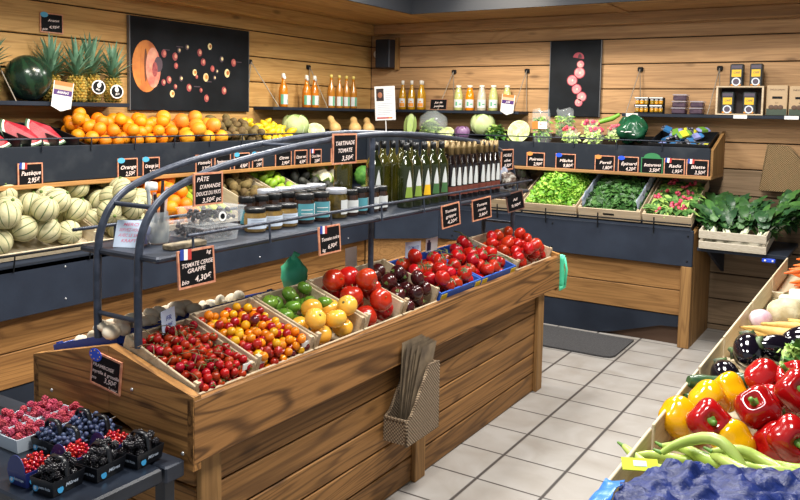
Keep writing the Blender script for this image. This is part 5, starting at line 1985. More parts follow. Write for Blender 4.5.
# chard in a white slatted crate
CHM = T(-.885, 5.575, .7155) @ RX(8)
WS = pbr('whitewashed_wood', 'cfc8b8', .6, c2='b9ae98', scale=30, stretch=(1, 8, 8))
crate('white slatted wooden crate of chard on the bracket shelf', CHM, .42, .58, .125, WS, slats=True)
rd = random.Random(5)
CH = [LEAFD, pbr('chard_leaf', '1f4227', .4, c2='2f5831', scale=18), LEAFM]
for i in range(9):
    x = -.15+.10*(i % 4)+rd.uniform(-.02, .02) if i < 7 else .22+.05*(i-7)
    y = .10+.02*(i % 3)+.12*(i//4)
    t = thing('chard_bunch', 'bunch of dark green chard with white stems in the slatted crate' if i < 7 else 'chard bunch spilling over the right side of the slatted crate', 'chard', CHM @ T(x, y, .07+.03*(i//4)) @ RZ(rd.uniform(-12, 12)-(8*(i % 4)-12)-(25 if i > 6 else 0)))
    if i < 7:
        t['group'] = 'chard bunches in the slatted crate'
    else:
        t['group'] = 'chard bunches spilling right'
    m = MB()
    for k in range(9):
        a = rd.uniform(-.3, .3)
        m.tube([(.02*sin(k), 0, .006*(k % 4)), (.02*sin(k)+a*.1, .1, .03+.012*(k % 4)), (.02*sin(k)+a*.22, .17, .07+.012*(k % 4))], [.008, .006, .003], 6)
    m.build('stems', RIB, t)
    m = MB()
    for k in range(64):
        a = rd.uniform(-.8, .8)
        e = rd.uniform(-.3, 1.5)
        m.leaf((rd.uniform(-.03, .03), .09+rd.uniform(-.06, .07), .03+rd.uniform(0, .085)), (sin(a), cos(a)*.7, e), (0, -.4, 1), rd.uniform(.09, .15), rd.uniform(.05, .075), rd.randrange(3), .6, .16, .25, 6)
    m.build('leaves', CH, t)
t = thing('label_clip', 'small blue clip with two white dots under the chard', 'clip', T(-.66, 5.60, .675))
MB().box(-.04, -.012, -.012, .04, .004, .014, 0, None, .004).build('clip_body', EUBLUE, t)
MB().ball(.007, c=(-.02, -.012, 0)).ball(.007, c=(.025, -.012, 0)).build('dots', WHITE, t)

# ================================================================ crates on the stand
CR = W_CRATE
TOM = pbr('tomato_red', 'bb2410', .25, c2='9e190c', scale=12, var=.15, coat=.1, spec=.45)
TOMC = pbr('cherry_red', 'b02410', .26, c2='8f160c', scale=20, var=.2, spec=.4)
VINE = pbr('dry_vine', '5a5a30', .7, c2='6e4a30', scale=60)
h0 = .112


def deckz(x, y): return .034


cr = [('wooden crate of small vine tomatoes at the near end of the stand', 1.716, .262), ('wooden crate of mixed red and yellow cherry tomatoes', 1.993, .30), ('wooden crate of green and yellow tomatoes', 2.302, .300),
      ('wooden crate of ribbed oxheart tomatoes', 2.596, .272), ('wooden crate of dark purple tomatoes', 2.884, .286)]
for i, (lab, y, w) in enumerate(cr):
    crate(lab, SM(y), w, .33, h0+(-.012, .004, .006, .012, .016)[i], CR if i != 3 else W_CRATEP, hf=.072)
put_ = None
cherry = fruit_kind('vine_cherry_tomato', 'tomato', MB().ball(.013, .013, .0125, 14, 9), TOMC)
MB().tube([(0, 0, .012), (.002, 0, .018)], .0015, 4).leaf((0, 0, .0125), (1, 0, .1), (0, 0, 1), .009, .003).leaf((0, 0, .0125), (-.6, .8, .1), (0, 0, 1), .009, .003).leaf((0, 0, .0125), (-.6, -.8, .1), (0, 0, 1), .009, .003).build('calyx', STEMG, cherry.o)
pos = heap([(cherry, .013)], SM(1.716), .24, .31, [.0148]*205, 14, 'small red tomato on the vine in the crate nearest the near end', 'small vine tomatoes', deckz, tries=8)
m = MB()
rd = random.Random(6)
for i in range(46):
    x, y, z, r = rd.choice(pos[90:])
    a = rd.uniform(0, 2*pi)
    p = V((x, y, z+.012))
    q = p+V((cos(a)*.05, sin(a)*.05, rd.uniform(-.006, .01)))
    m.tube([p, (p+q)/2+V((0, 0, .006)), q], .0016, 5)
tag(m.build('tomato_vines', VINE, None, SM(1.716)), 'thin green vines tangled over the small vine tomatoes', 'vines', None, 'stuff')
mix = []
for nm, c, c2 in (('amber', 'e58a0c', 'd87208'), ('golden', 'e2aa12', 'd6960e'), ('scarlet', 'b01a12', '92120f'), ('maroon', '6a1c24', '4e1720')):
    k = fruit_kind('cherry_tomato', 'tomato', MB().ball(.0135, .0135, .013, 14, 9), pbr('cherry_'+nm, c, .2, c2=c2, scale=20, var=.12, coat=.2))
    mix.append((nm, k))
rd = random.Random(19)
posn = pack(.278, .31, [.0148+.001*(i % 3) for i in range(212)], 19, deckz, 8)
for (x, y, z, r) in posn:
    nm, k = rd.choices(mix, (5, 3, 6, 1))[0]
    s = r/.0135
    k.at(SM(1.993) @ T(x, y, z) @ rand_rot(rd) @ SC(s, s, s), '%s cherry tomato in the crate of mixed colours' % nm, '%s cherry tomatoes in the mixed crate' % nm)
# green and yellow ribbed tomatoes
GRT = pbr('green_tomato', '6c9430', .25, c2='46711f', scale=10, var=.12, coat=.3)
YTO = pbr('yellow_tomato', 'eea62c', .25, c2='e7b84a', scale=9, var=.08, coat=.3)
OXH = pbr('oxheart_red', 'c22c14', .24, c2='a81d10', scale=9, var=.1, coat=.2)
DKT = pbr('dark_tomato', '4c1414', .22, c2='2f1012', scale=12, var=.12, coat=.25)
f = tomato_fn(.78, 7, .05, .15)
gk = fruit_kind('ribbed_tomato', 'tomato', MB().ball(.035, .035, .035, 28, 12, 0, None, f), GRT, [('calyx', calyx(.026, 5, .5), STEMG)])
yk = fruit_kind('ribbed_tomato', 'tomato', MB().ball(.04, .04, .04, 28, 12, 0, None, tomato_fn(.85, 6, .04, .12)), YTO, [('blossom_scar', MB().lathe([(.006, .0295), (.004, .031), (0, .031)], 8), VINE)])
C3 = SM(2.302)
rd = random.Random(2)
p3 = pack(.275, .19, [.031]*15, 4, deckz)
for (x, y, z, r) in p3:
    gk.at(C3 @ T(x, y+.13, z) @ RZ(rd.uniform(0, 360)) @ RX(rd.gauss(0, 30)) @ SC(r/.035, r/.035, r/.035), 'green ribbed tomato at the back of the green and yellow crate', 'green tomatoes at the back')
p3 = pack(.275, .17, [.041]*9, 5, deckz)
for (x, y, z, r) in p3:
    yk.at(C3 @ T(x, y+.012, z) @ RZ(rd.uniform(0, 360)) @ RX(rd.gauss(0, 40)) @ SC(r/.04, r/.04, r/.04), 'yellow tomato at the front of the green and yellow crate', 'yellow tomatoes at the front')


def heart(p):
    q = tomato_fn(.95, 6, .05, .16)(p)
    t = -q.z/.045
    if t > 0:
        q.x *= 1-.28*t*t
        q.y *= 1-.28*t*t
        q.z *= 1.12
    return q


ok_ = fruit_kind('oxheart_tomato', 'tomato', MB().ball(.047, .047, .047, 30, 14, 0, None, heart), OXH, [('calyx', calyx(.036, 5, .35), STEMG)])
heap([(ok_, .047)], SM(2.596), .25, .31, [.047]*11, 11, 'large red oxheart tomato in the middle crate', 'oxheart tomatoes', deckz, upright=75)
dk = fruit_kind('dark_tomato', 'tomato', MB().ball(.037, .037, .037, 26, 12, 0, None, tomato_fn(.86, 5, .025, .12)), DKT, [('calyx', calyx(.031, 5, .5), STEMG)])
heap([(dk, .037)], SM(2.884), .264, .31, [.036]*20, 25, 'dark purple tomato in the crate right of the oxhearts', 'dark tomatoes', deckz, upright=70)
# blue and yellow cartons
CB_ = pbr('carton_blue', '2f62c4', .5)
CYEL = pbr('carton_yellow', 'e3c62c', .5)


def carton(label, M, w):
    t = crate(label, M, w, .33, .105, CB_, name='tomato_carton', posts=False, cat='carton')
    m = MB()
    for x in (-w/2+.03, w/2-.03):
        m.box(x-.028, -.0015, .01, x+.028, .0, .095, 0)
    put_text(m, 'TOMATES', .035, 0, .045, -.0016, 0, 0, w*.45)
    m.build('print', CYEL, t)
    return t


carton('blue and yellow carton of vine tomatoes right of the dark tomatoes', SM(3.245), .40)
carton('blue carton of vine tomatoes in the middle of the far half', SM(3.66), .40)
crate('wooden crate of round tomatoes at the far end of the stand', SM(4.145), .50, .33, .118, CR, hf=.072)
vk = fruit_kind('vine_tomato', 'tomato', MB().ball(.035, .035, .035, 20, 12, 0, None, tomato_fn(.86, 0, 0, .1)), TOM, [('calyx', calyx(.031, 6, .75), pbr('dry_calyx', '5f6a3a', .7, c2='4a4a2e', scale=50))])
for lab, g, y, w, n, sd in (('red vine tomato in the blue and yellow carton', 'vine tomatoes in the near carton', 3.245, .375, 30, 7), ('red vine tomato in the carton in the middle of the far half', 'vine tomatoes in the second carton', 3.66, .375, 30, 8)):
    ps = heap([(vk, .035)], SM(y), w, .31, [.037]*n, sd, lab, g, lambda x, y: .02, upright=35)
    m = MB()
    rd = random.Random(sd)
    for i in range(16):
        x, yy, z, r = rd.choice(ps[8:])
        a = rd.uniform(0, 6.28)
        p = V((x, yy, z+.034))
        m.tube([p, p+V((cos(a)*.03, sin(a)*.03, .008)), p+V((cos(a)*.07, sin(a)*.07, .0))], .0028, 5)
    tag(m.build('tomato_vines', MATS['dry_calyx'], None, SM(y)), 'dry stalks lying over the tomatoes of the %s carton' % ('near blue and yellow' if sd == 7 else 'second blue'), 'vines', None, 'stuff')
rk = fruit_kind('round_tomato', 'tomato', MB().ball(.034, .034, .034, 20, 12, 0, None, tomato_fn(.84, 0, 0, .08)), pbr('tomato_bright', 'c22c12', .22, c2='ab1f0e', scale=12, var=.12, coat=.25), [('stem_scar', MB().lathe([(.007, .0235), (.005, .0255), (0, .026)], 8), VINE)])
heap([(rk, .034)], SM(4.145), .475, .31, [.036]*38, 40, 'round red tomato in the crate at the far end of the stand', 'round tomatoes at the far end', deckz, upright=40)
# cards and clips between the crates
for i, (y, lx, ly, lz, rot, w, h, tx) in enumerate(((1.708, .02, .315, .098, 12, .07, .075, 'FR'), (2.884, -.08, .349, .104, 0, .085, .10, ''), (3.245, .02, .33, .11, -8, .12, .075, 'TOMATE'))):
    t = thing('paper_card', ['pale blue card clipped behind the small vine tomatoes', 'blank white card standing behind the oxheart crate', 'pale blue written card behind the vine tomato carton'][i], 'card', SM(y) @ T(lx, ly-.025+(.02 if i == 1 else 0), lz) @ RZ(rot) @ RX(-20))
    MB().box(-w/2, -.001, 0, w/2, .001, h).build('card', pbr('card_blue', 'bccbe2', .6) if i != 1 else WHITE, t)
    if tx:
        m = MB()
        put_text(m, tx, .022, 0, h*.6, -.0016, 0, 0, w*.7)
        put_text(m, '3,90€', .02, 0, h*.28, -.0016, 0, 0, w*.5)
        m.build('lettering', BLUE, t)
for i, (y, lx) in enumerate(((1.708, .125), (1.993, -.10), (1.993, .13))):
    tag(MB().box(-.022, -.002, 0, .022, .002, .022, 0, None, .002).build('label_clip', WHITE, None, SM(y) @ T(lx-.02, .012, .086) @ RX(-10)), 'small white clip on the front rim, %s from the near end' % ORD[i], 'clip')
t = thing('picture_card', 'small card with a dark bottle picture behind the second carton', 'card', SM(3.50) @ T(-.02, .322, .10) @ RX(-17))
MB().box(-.06, -.001, 0, .06, .001, .07).build('card', WHITE, t)
MB().box(-.05, -.0016, .008, -.01, -.001, .05).box(-.04, -.0016, .05, -.02, -.001, .062).build('print', pbr('navy_print', '1d2748', .5), t)
# left slope: blue crates of mushrooms
BCR = pbr('blue_plastic', '2444a0', .35)
MUW = pbr('mushroom_white', 'e6dcc8', .7, c2='d3c3a6', scale=30, var=.06)
MUB = pbr('mushroom_brown', 'ead4b6', .7, c2='f3e6d0', scale=30, var=.1)
mp = [(.006, -.022), (.007, -.006), (.008, -.003), (.021, -.004), (.024, .003), (.021, .012), (.012, .018), (0, .02)]
mw = fruit_kind('mushroom', 'mushroom', MB().lathe([(0, -.022)]+mp, 14), MUW)
mb_ = fruit_kind('mushroom', 'mushroom', MB().lathe([(0, -.022)]+mp, 14), MUB)
for lab, y, w, k, n, lb, g, sd in (('blue plastic crate of pale mushrooms at the near end of the left slope', 1.755, .30, mw, 34, 'pale mushroom in the near blue crate on the left slope', 'mushrooms in the near blue crate', 4),
                                ('blue plastic crate of brown and white mushrooms further along the left slope', 2.16, .42, mw, 50, 'white mushroom in the far blue crate on the left slope', 'mushrooms in the far blue crate', 5)):
    crate(lab, SL(y), w, .34, .10, BCR, slats=True, name='plastic_crate', mats2=BCR)
    heap([(k, .024)] if sd == 4 else [(k, .024)], SL(y), w-.03, .31, [.027]*n, sd, lb, g, lambda x, yy: .012+.03*yy/.3, upright=50, tries=8)
rd = random.Random(9)
for i in range(20):
    mb_.at(T(-2.075-.05*(i % 3)-rd.uniform(0, .012), 1.60+.042*(i//2)*.92+rd.uniform(0, .006), -.012+.893+.010*((i*5) % 3)-.012*(i % 3)) @ RZ(rd.uniform(0, 360)) @ RX(rd.uniform(-40, 40)) @ SC(1.25, 1.25, 1.25), 'brown mushroom heaped along the ridge behind the small tomatoes', 'brown mushrooms on the ridge')
# green bags
GB = pbr('teal_green_bag', '5fe6b6', .4, c2='4ed6a4', scale=12)
m = MB()
m.ball(.062, .05, .066, 20, 14, 0, None, lambda p: V((p.x*(1-.45*max(0, p.z/.066)**2.5), p.y*(1-.4*max(0, p.z/.066)**2), p.z*(1.25 if p.z > 0 else 1)))+mnoise.noise_vector(p*40)*.012)
o = m.build('plastic_bag', GB, None, T(-2.135, 2.565, .90))
tag(o, 'teal green plastic bag sitting behind the green tomato crate', 'bag')
MB().tube([(0, 0, .07), (.01, 0, .095), (.02, .01, .085)], [.016, .012, .008], 8).build('knot', GB, o)
m = MB()
vs = []
for i in range(7):
    for j in range(4):
        p = V((-1.70+.022*j, 4.475+.006*sin(i*1.3+j), .765-.033*i))
        vs.append(p+mnoise.noise_vector(p*30)*.006+V((.012*(i/6)**2*0, 0, 0)))
m.add(vs, [(i*4+j, i*4+j+1, i*4+j+5, i*4+j+4) for i in range(6) for j in range(3)], 0, True)
m.tube([(-1.70, 4.475, .57), (-1.66, 4.48, .56), (-1.63, 4.478, .575)], [.018, .016, .008], 8)
m.tube([(-1.635, 4.473, .75), (-1.622, 4.474, .68), (-1.63, 4.476, .58)], [.006, .008, .008], 8)
o = m.build('plastic_bag', GB)
o.modifiers.new('thickness', 'SOLIDIFY').thickness = .002
tag(o, 'teal green bag hanging at the far end of the stand', 'bag')
# ================================================================ right bin
BZ = .691
PLY = W_CRATEP
BX0, BW = -.497, .62
XM = BX0+BW/2


def bin_crate(label, y0, y1, h=.11, mat=PLY):
    t = crate(label, T(XM, y0, BZ), BW, y1-y0, .035, mat, hf=.035, hs=h, posts=False)


bin_crate('plywood crate of green beans at the near end of the right table', 1.32, 2.03)
bin_crate('plywood crate of bell peppers and courgettes on the right table', 2.04, 2.60)
bin_crate('plywood crate of aubergines on the right table', 2.61, 3.02)
bin_crate('plywood crate of parsnips and roots on the right table', 3.03, 3.70)
bin_crate('plywood crate of leeks on the right table', 3.71, 4.35)
bin_crate('plywood crate of carrots at the far end of the right table', 4.36, 5.02)
PEPR = pbr('pepper_red', 'ae1012', .16, c2='960c0f', scale=8, coat=.4)
PEPY = pbr('pepper_yellow', 'efb90f', .14, c2='e6a808', scale=8, coat=.6)
PEPG = pbr('pepper_green', '4d8a22', .14, c2='3d7a1c', scale=8, coat=.6)
PSTEM = pbr('pepper_stem', '5f8a34', .5)


def pepper_fn(p):
    q = V(p)
    a = atan2(q.y, q.x)
    h = sqrt(q.x*q.x+q.y*q.y)
    t = q.z/.052
    k = (1+.085*cos(4*a)*(1-.2*t)+.03*cos(3*a+1))*(1.02-.10*(t < 0)*t*t)
    z = q.z
    z -= .024*math.exp(-(h/.017)**2)*(1 if t > 0 else 0)
    z += .012*math.exp(-(h/.015)**2)*(1 if t < 0 else 0)
    sq = 1+.10*max(0, 1-abs(t))
    return V((q.x*k*sq, q.y*k*sq, z*1.02))


def pepper(mat):
    o = tag(MB().ball(.046, .046, .052, 40, 20, 0, None, pepper_fn).build('bell_pepper', mat), 'x', 'pepper')
    m = MB()
    m.lathe([(.016, .030), (.014, .034), (.007, .036), (.0055, .05), (.0065, .062), (0, .064)], 10, 0, RX(6), True, lambda a, r, z: r*(1+.25*cos(5*a)*(z < .035)))
    m.build('stalk', PSTEM, o)
    return Kind(o)


pr_, py_, pg_ = pepper(PEPR), pepper(PEPY), pepper(PEPG)
PL = [(-.345, 1.985, .80, pr_, 65, 20, 'red pepper at the front left with its stalk facing forward'), (-.25, 2.06, .835, pr_, 50, -10, 'red pepper right of the front left one with a dark stalk'),
      (-.165, 1.985, .80, pr_, 80, 30, 'red pepper lying at the front near the right picture edge'), (-.235, 2.19, .80, pr_, 100, 60, 'red pepper behind the front row on the left'),
      (-.17, 2.14, .872, pr_, 60, 20, 'red pepper on top near the right picture edge'), (-.265, 2.295, .84, pr_, 110, 50, 'red pepper furthest left in the back row'),
      (-.19, 2.28, .855, pr_, 40, -40, 'red pepper with an upright green stalk in the back row'),
      (-.425, 2.03, .775, py_, 95, 70, 'yellow pepper at the crate rim left of the red peppers'), (-.375, 2.135, .80, py_, 100, 50, 'yellow pepper lying long beside the rim'), (-.345, 2.245, .795, py_, 80, -30, 'yellow pepper behind the other two beside the courgettes'),
      (-.20, 2.02, .765, pr_, 95, 140, 'red pepper low in the crate between the front ones'), (-.13, 2.05, .775, pr_, 80, 200, 'red pepper low in the crate at the right'), (-.29, 1.98, .76, py_, 90, 150, 'yellow pepper low between the front red peppers'), (-.105, 2.30, .875, pg_, 70, 0, 'green pepper at the right picture edge'), (-.09, 2.10, .81, pr_, 90, 0, 'red pepper just outside the right picture edge')]
for x, y, z, k, tx, tz, lab in PL:
    s_ = 1.10
    k.at(T(x*1.085, y*1.085, z) @ RZ(tz) @ RX(tx) @ SC(s_, s_, s_), lab)
ZUC = pbr('courgette_skin', '23452a', .35, c2='3c6238', scale=60, coat=.3)
ZEND = pbr('courgette_end', 'b7c08a', .6)


def courgette(label, M, L=.2, r=.024):
    o = tag(MB().tube([V((0, L*(t-.5), -.02*cos(pi*(t-.5)))) for t in [i/10 for i in range(11)]], [r*.6, r*.9, r, r, r, r*.98, r*.95, r*.9, r*.85, r*.7, r*.5], 12).build('courgette', ZUC, None, M), label, 'courgette')
    MB().tube([(0, L/2, 0), (0, L/2+.018, .002)], [r*.45, r*.5], 8).build('stalk', ZEND, o)


courgette('long dark courgette across the crate corner left of the peppers', T(-.395, 2.50, .815) @ RZ(-55) @ RX(4), .23, .027)
courgette('dark courgette end beside the yellow pepper', T(-.435, 2.42, .775) @ RZ(-40), .15, .026)
courgette('dark courgette behind the back red peppers', T(-.29, 2.59, .80) @ RZ(-80), .2, .027)
courgette('dark courgette under the celery at the right picture edge', T(-.16, 2.60, .82) @ RZ(-75), .2, .03)
EGG = pbr('aubergine_skin', '120d18', .08, coat=.8, spec=.6)


def egg_fn(p):
    t = p.z/.075
    k = 1-.28*max(0, t)**1.3
    return V((p.x*k, p.y*k, p.z*1.15))


ek = fruit_kind('aubergine', 'aubergine', MB().ball(.048, .048, .07, 24, 16, 0, None, egg_fn), EGG,
                [('calyx', MB().lathe([(.03, .062), (.026, .074), (.012, .084), (.008, .10), (0, .101)], 10, 0, None, True, lambda a, r, z: r*(1+.3*cos(5*a)*(z < .07))), pbr('aubergine_calyx', '5a7a3c', .5, c2='3f3a38', scale=40))])
for x, y, z, tx, tz, s, lab in ((-.375, 2.70, .835, -75, 10, 1.05, 'big glossy aubergine nearest the crate rim, upper one'), (-.43, 2.60, .765, -80, 20, .95, 'aubergine low beside the crate rim'), (-.315, 2.60, .78, -85, -20, 1., 'aubergine under the big glossy one'),
                           (-.29, 2.72, .845, 80, -60, 1., 'aubergine with a green stalk end beside the big one'), (-.20, 2.62, .80, -70, -50, 1., 'aubergine behind the celery leaves'), (-.20, 2.78, .87, -85, -70, 1.15, 'large aubergine lying at the right picture edge'), (-.38, 2.81, .765, -80, 60, .95, 'aubergine behind the upper one at the rim')):
    ek.at(T(x, y+.10, z) @ RZ(tz) @ RX(tx) @ SC(s, s, s), lab)
m = MB()
rd = random.Random(8)
for i in range(60):
    m.leaf((rd.uniform(-.05, .05), rd.uniform(-.03, .03), rd.uniform(0, .06)), (rd.gauss(0, 1), rd.gauss(0, 1), rd.uniform(-.2, 1)), (0, 0, 1), rd.uniform(.03, .05), .03, rd.randrange(2), .4, .2, .2, 4)
for i in range(5):
    m.tube([(.01*i-.02, -.02, -.01), (.02*i-.04, .0, .06)], .006, 6, 1)
o = tag(m.build('celery_bunch', [LEAFM, LEAFG], None, T(-.205, 2.66, .85)), 'leafy green celery bunch between the peppers and the aubergines', 'celery')
# beans: long pale green peppers
BEAN = pbr('pale_green_pod', '9fb84a', .35, c2='b4c86a', scale=10, var=.1)
rd = random.Random(12)
BC = [(-.395, 1.80, 60, 0), (-.35, 1.83, 75, 1), (-.30, 1.85, 95, 0), (-.25, 1.84, 110, 1), (-.20, 1.86, 80, 0), (-.15, 1.85, 65, 1), (-.36, 1.77, 100, 1), (-.29, 1.79, 70, 2), (-.23, 1.80, 85, 2), (-.17, 1.80, 100, 2), (-.11, 1.83, 80, 1), (-.31, 1.74, 85, 2), (-.40, 1.745, 70, 1), (-.22, 1.74, 65, 2), (-.12, 1.76, 95, 2)]
for i, (x, y, q, l) in enumerate(BC):
    L = rd.uniform(.16, .22)
    b = rd.choice((.03, .05, .02, -.03))
    up = rd.choice((0, .02, .05)) if l == 2 else 0
    pts = [V((b*(1-4*(t-.5)**2), L*(t-.5), up*(1-4*(t-.5)**2)+.004*sin(t*9+i))) for t in [k/9 for k in range(10)]]
    o = MB().tube(pts, [.006, .011, .0135, .014, .014, .0138, .013, .012, .010, .007], 9).build('green_pod', BEAN, None, T(x*1.07, y*1.07, .722+.028*l+.03) @ RZ(q) @ RX(rd.uniform(-5, 5)))
    tag(o, 'pale green long pepper pod in front of the bell peppers', 'pepper', 'pale green pods')
    MB().tube([pts[-1], pts[-1]+V((0, .02, .004))], [.006, .003], 6).build('stalk', PSTEM, o)
tag(MB().box(-.2, -.1, 0, .2, .1, .05, 0, None, .01).build('crate_liner', pbr('straw_liner', 'c2b68e', .8, c2='a89a6c', scale=30), None, T(-.25, 1.90, .70)), 'straw coloured liner under the pale green pods', 'liner')
# blue plastic sheet
m = MB()
vs, fs = [], []
nx, ny = 60, 44
rd = random.Random(1)
for j in range(ny+1):
    for i in range(nx+1):
        u, v = i/nx, j/ny
        x = -.435+.60*u
        y = 1.20+(.46+.78*max(0, x+.43)*(1-.5*max(0, x+.1)))*v+.02*sin(u*9)*v
        p = V((x*9, y*9, 0))
        rg = abs(mnoise.noise(V((x*7+y*9, y*5-x*6, 3))))
        rg2 = abs(mnoise.noise(V((x*22-y*12, y*20+x*9, 7))))
        rg3 = abs(mnoise.noise(V((x*60, y*60, 1))))
        z = .846+.045*(rg-.2)+.034*rg2+.014*rg3+.012*sin(u*3)
        z -= .02*max(0, (.08-u)/.08)+.04*max(0, (v-.93)/.07)
        if u < .12:
            z = max(z, .79)
        vs.append((x, y, z))
fs = [(j*(nx+1)+i, j*(nx+1)+i+1, (j+1)*(nx+1)+i+1, (j+1)*(nx+1)+i) for j in range(ny) for i in range(nx)]
m.add(vs, fs, 0, True)
o = m.build('plastic_sheet', pbr('navy_sheet', '152458', .4, spec=.3, c2='1f3070', scale=25, lo=.42, hi=.6, bump=.45, bscale=50, stretch=(1, 2.6, 1)))
o.modifiers.new('thickness', 'SOLIDIFY').thickness = .002
tag(o, 'crumpled dark blue plastic sheet over the near end of the right table', 'plastic sheet')
m = MB()
vs = []
for j in range(13):
    for i in range(9):
        u, v = i/8, j/12
        p = V((-.545+.11*u, 1.43+.16*v, .72+.13*min(1, u*1.6)-.03*(1-u)))
        vs.append(p+mnoise.noise_vector(p*34)*.012)
m.add(vs, [(j*9+i, j*9+i+1, j*9+i+10, j*9+i+9) for j in range(12) for i in range(8)], 0, True)
o = m.build('plastic_bag', pbr('sky_blue_bag', '2f74cf', .3, c2='4b8fe0', scale=20))
o.modifiers.new('thickness', 'SOLIDIFY').thickness = .002
tag(o, 'bright blue plastic bag hanging over the table corner beside the sheet', 'bag')
t = thing('label_strip', 'yellow green label strip on the crate corner beside the blue sheet', 'label', T(-.425, 1.675, .838) @ RZ(25) @ RX(-60) @ SC(.7, .7, .7))
MB().box(-.055, -.002, 0, .055, .002, .045).build('strip', pbr('label_lime_bright', 'c5d51f', .5), t)
MB().box(-.02, -.003, .015, .02, -.002, .035).build('print', PALEB, t)
# roots
PARS = pbr('parsnip_skin', 'dcb96a', .6, c2='c79f4e', scale=25, var=.08, bump=.2, bscale=80)
PK = fruit_kind('parsnip', 'parsnip', MB().tube([(0, 0, .11), (0, 0, .10), (0, 0, .05), (.003, 0, -.02), (0, .004, -.09), (.004, 0, -.15)], [.014, .026, .028, .021, .012, .003], 12), PARS, [('crown_stub', MB().tube([(0, 0, .105), (0, 0, .125)], [.014, .009], 8), VINE)])
for i, (x, y, z, tx, tz) in enumerate(((-.30, 3.0, .80, 88, 75), (-.27, 2.96, .765, 92, 95), (-.34, 3.07, .765, 90, 60), (-.24, 3.07, .815, 85, 80), (-.18, 3.03, .835, 86, 55), (-.22, 3.13, .80, 90, 40), (-.28, 3.14, .775, 92, 70), (-.14, 3.12, .84, 84, 30))):
    PK.at(T(x*1.06, y*1.07, z) @ RZ(tz) @ RX(tx), 'yellow parsnip in the crate behind the aubergines', 'parsnips in the crate')
CELE = pbr('celeriac_skin', 'd8cfae', .75, c2='b7a77e', scale=22, bump=.4, bscale=60)
for i, (x, y, z, r) in enumerate(((-.345, 3.57, .80, .072), (-.20, 3.54, .81, .07))):
    o = MB().ball(r, r, r*.88, 24, 16, 0, None, lambda p: V(p)*(1+.10*mnoise.noise(V(p)*24))).build('celeriac', CELE, None, T(x, y, z))
    tag(o, ['knobbly pale celeriac beside the pink turnip', 'knobbly pale celeriac at the right picture edge'][i], 'celeriac')
TURN = pbr('turnip_skin', 'e2cfd2', .45, c2='b66f94', scale=9, lo=.42, hi=.62)
o = MB().ball(.042, .042, .038, 18, 12, 0, None, lambda p: V((p.x, p.y, p.z*(1.25 if p.z < -.02 else 1)))).build('turnip', TURN, None, T(-.42, 3.44, .79) @ RX(40))
tag(o, 'pink and white turnip beside the crate rim', 'turnip')
o = MB().ball(.038, .038, .036, 18, 12, 0).build('turnip', TURN, None, T(-.445, 3.55, .765) @ RX(100))
tag(o, 'smaller pink and white turnip behind the first one at the rim', 'turnip')
LEEKW = pbr('leek_white', 'e6e8da', .4, c2='d2dcb8', scale=14, stretch=(20, 20, 1))
LEEKG = pbr('leek_green', '8aa86a', .5, c2='4f7a44', scale=14)
LK = fruit_kind('leek', 'leek', MB().tube([(0, 0, -.20), (0, 0, -.19), (0, 0, -.05), (0, 0, .12), (0, 0, .2)], [.012, .02, .018, .018, .02], 12), LEEKW, [('green_leaves', MB().leaf((0, 0, .18), (.2, 0, 1), (1, 0, 0), .2, .05, 0, .2).leaf((0, 0, .18), (-.2, .1, 1), (-1, 0, 0), .2, .05, 0, .2).leaf((0, 0, .18), (0, -.2, 1), (0, -1, 0), .18, .05, 0, .2), LEEKG), ('roots', MB().tube([(0, 0, -.2), (.004, 0, -.225)], [.008, .002], 6), VINE)])
for i in range(11):
    y = 3.80+.05*(i % 9)
    LK.at(T(-.20+.008*(i % 3), y, .755+.032*(i % 2)+(.04 if i > 8 else 0)) @ RZ(-6+3*(i % 4)) @ RY(84+(i % 3)*2), 'white leek lying in the crate behind the celeriac', 'leeks in the crate')
CARR = pbr('carrot_orange', 'e8742a', .5, c2='d4611c', scale=20, var=.1, bump=.2, bscale=90)
CK = fruit_kind('carrot', 'carrot', MB().tube([(0, 0, .08), (0, 0, .075), (0, 0, .03), (0, .002, -.04), (.002, 0, -.09)], [.01, .019, .018, .013, .003], 11), CARR, [('stalk_stub', MB().tube([(0, 0, .08), (0, 0, .092)], [.007, .005], 6), STEMG)])
rd = random.Random(2)
for i in range(34):
    CK.at(T(-.36+.055*(i % 5)+rd.uniform(-.01, .01), 4.44+.095*((i//5) % 6), .74+.03*(i//10)+.018*(i % 2)) @ RZ(rd.uniform(40, 130)) @ RX(88+rd.uniform(-8, 8)), 'orange carrot piled in the crate at the far end of the right table', 'carrots in the far crate')

# ================================================================ berries
PUNW = pbr('white_punnet', 'cfdbe6', .5)
PUNB = pbr('blue_punnet', '232f6e', .35)
PUNK = pbr('black_punnet', '17191e', .3)
RASP = pbr('raspberry', '9c2440', .5, c2='c24a60', scale=120, var=.15)
BLUEB = pbr('blueberry', '27304e', .5, c2='4c5a80', scale=40, var=.15)
CURR = pbr('currant', 'b01820', .12, coat=.6, var=.15)
BLKB = pbr('blackberry', '16131a', .25, coat=.4, var=.2)


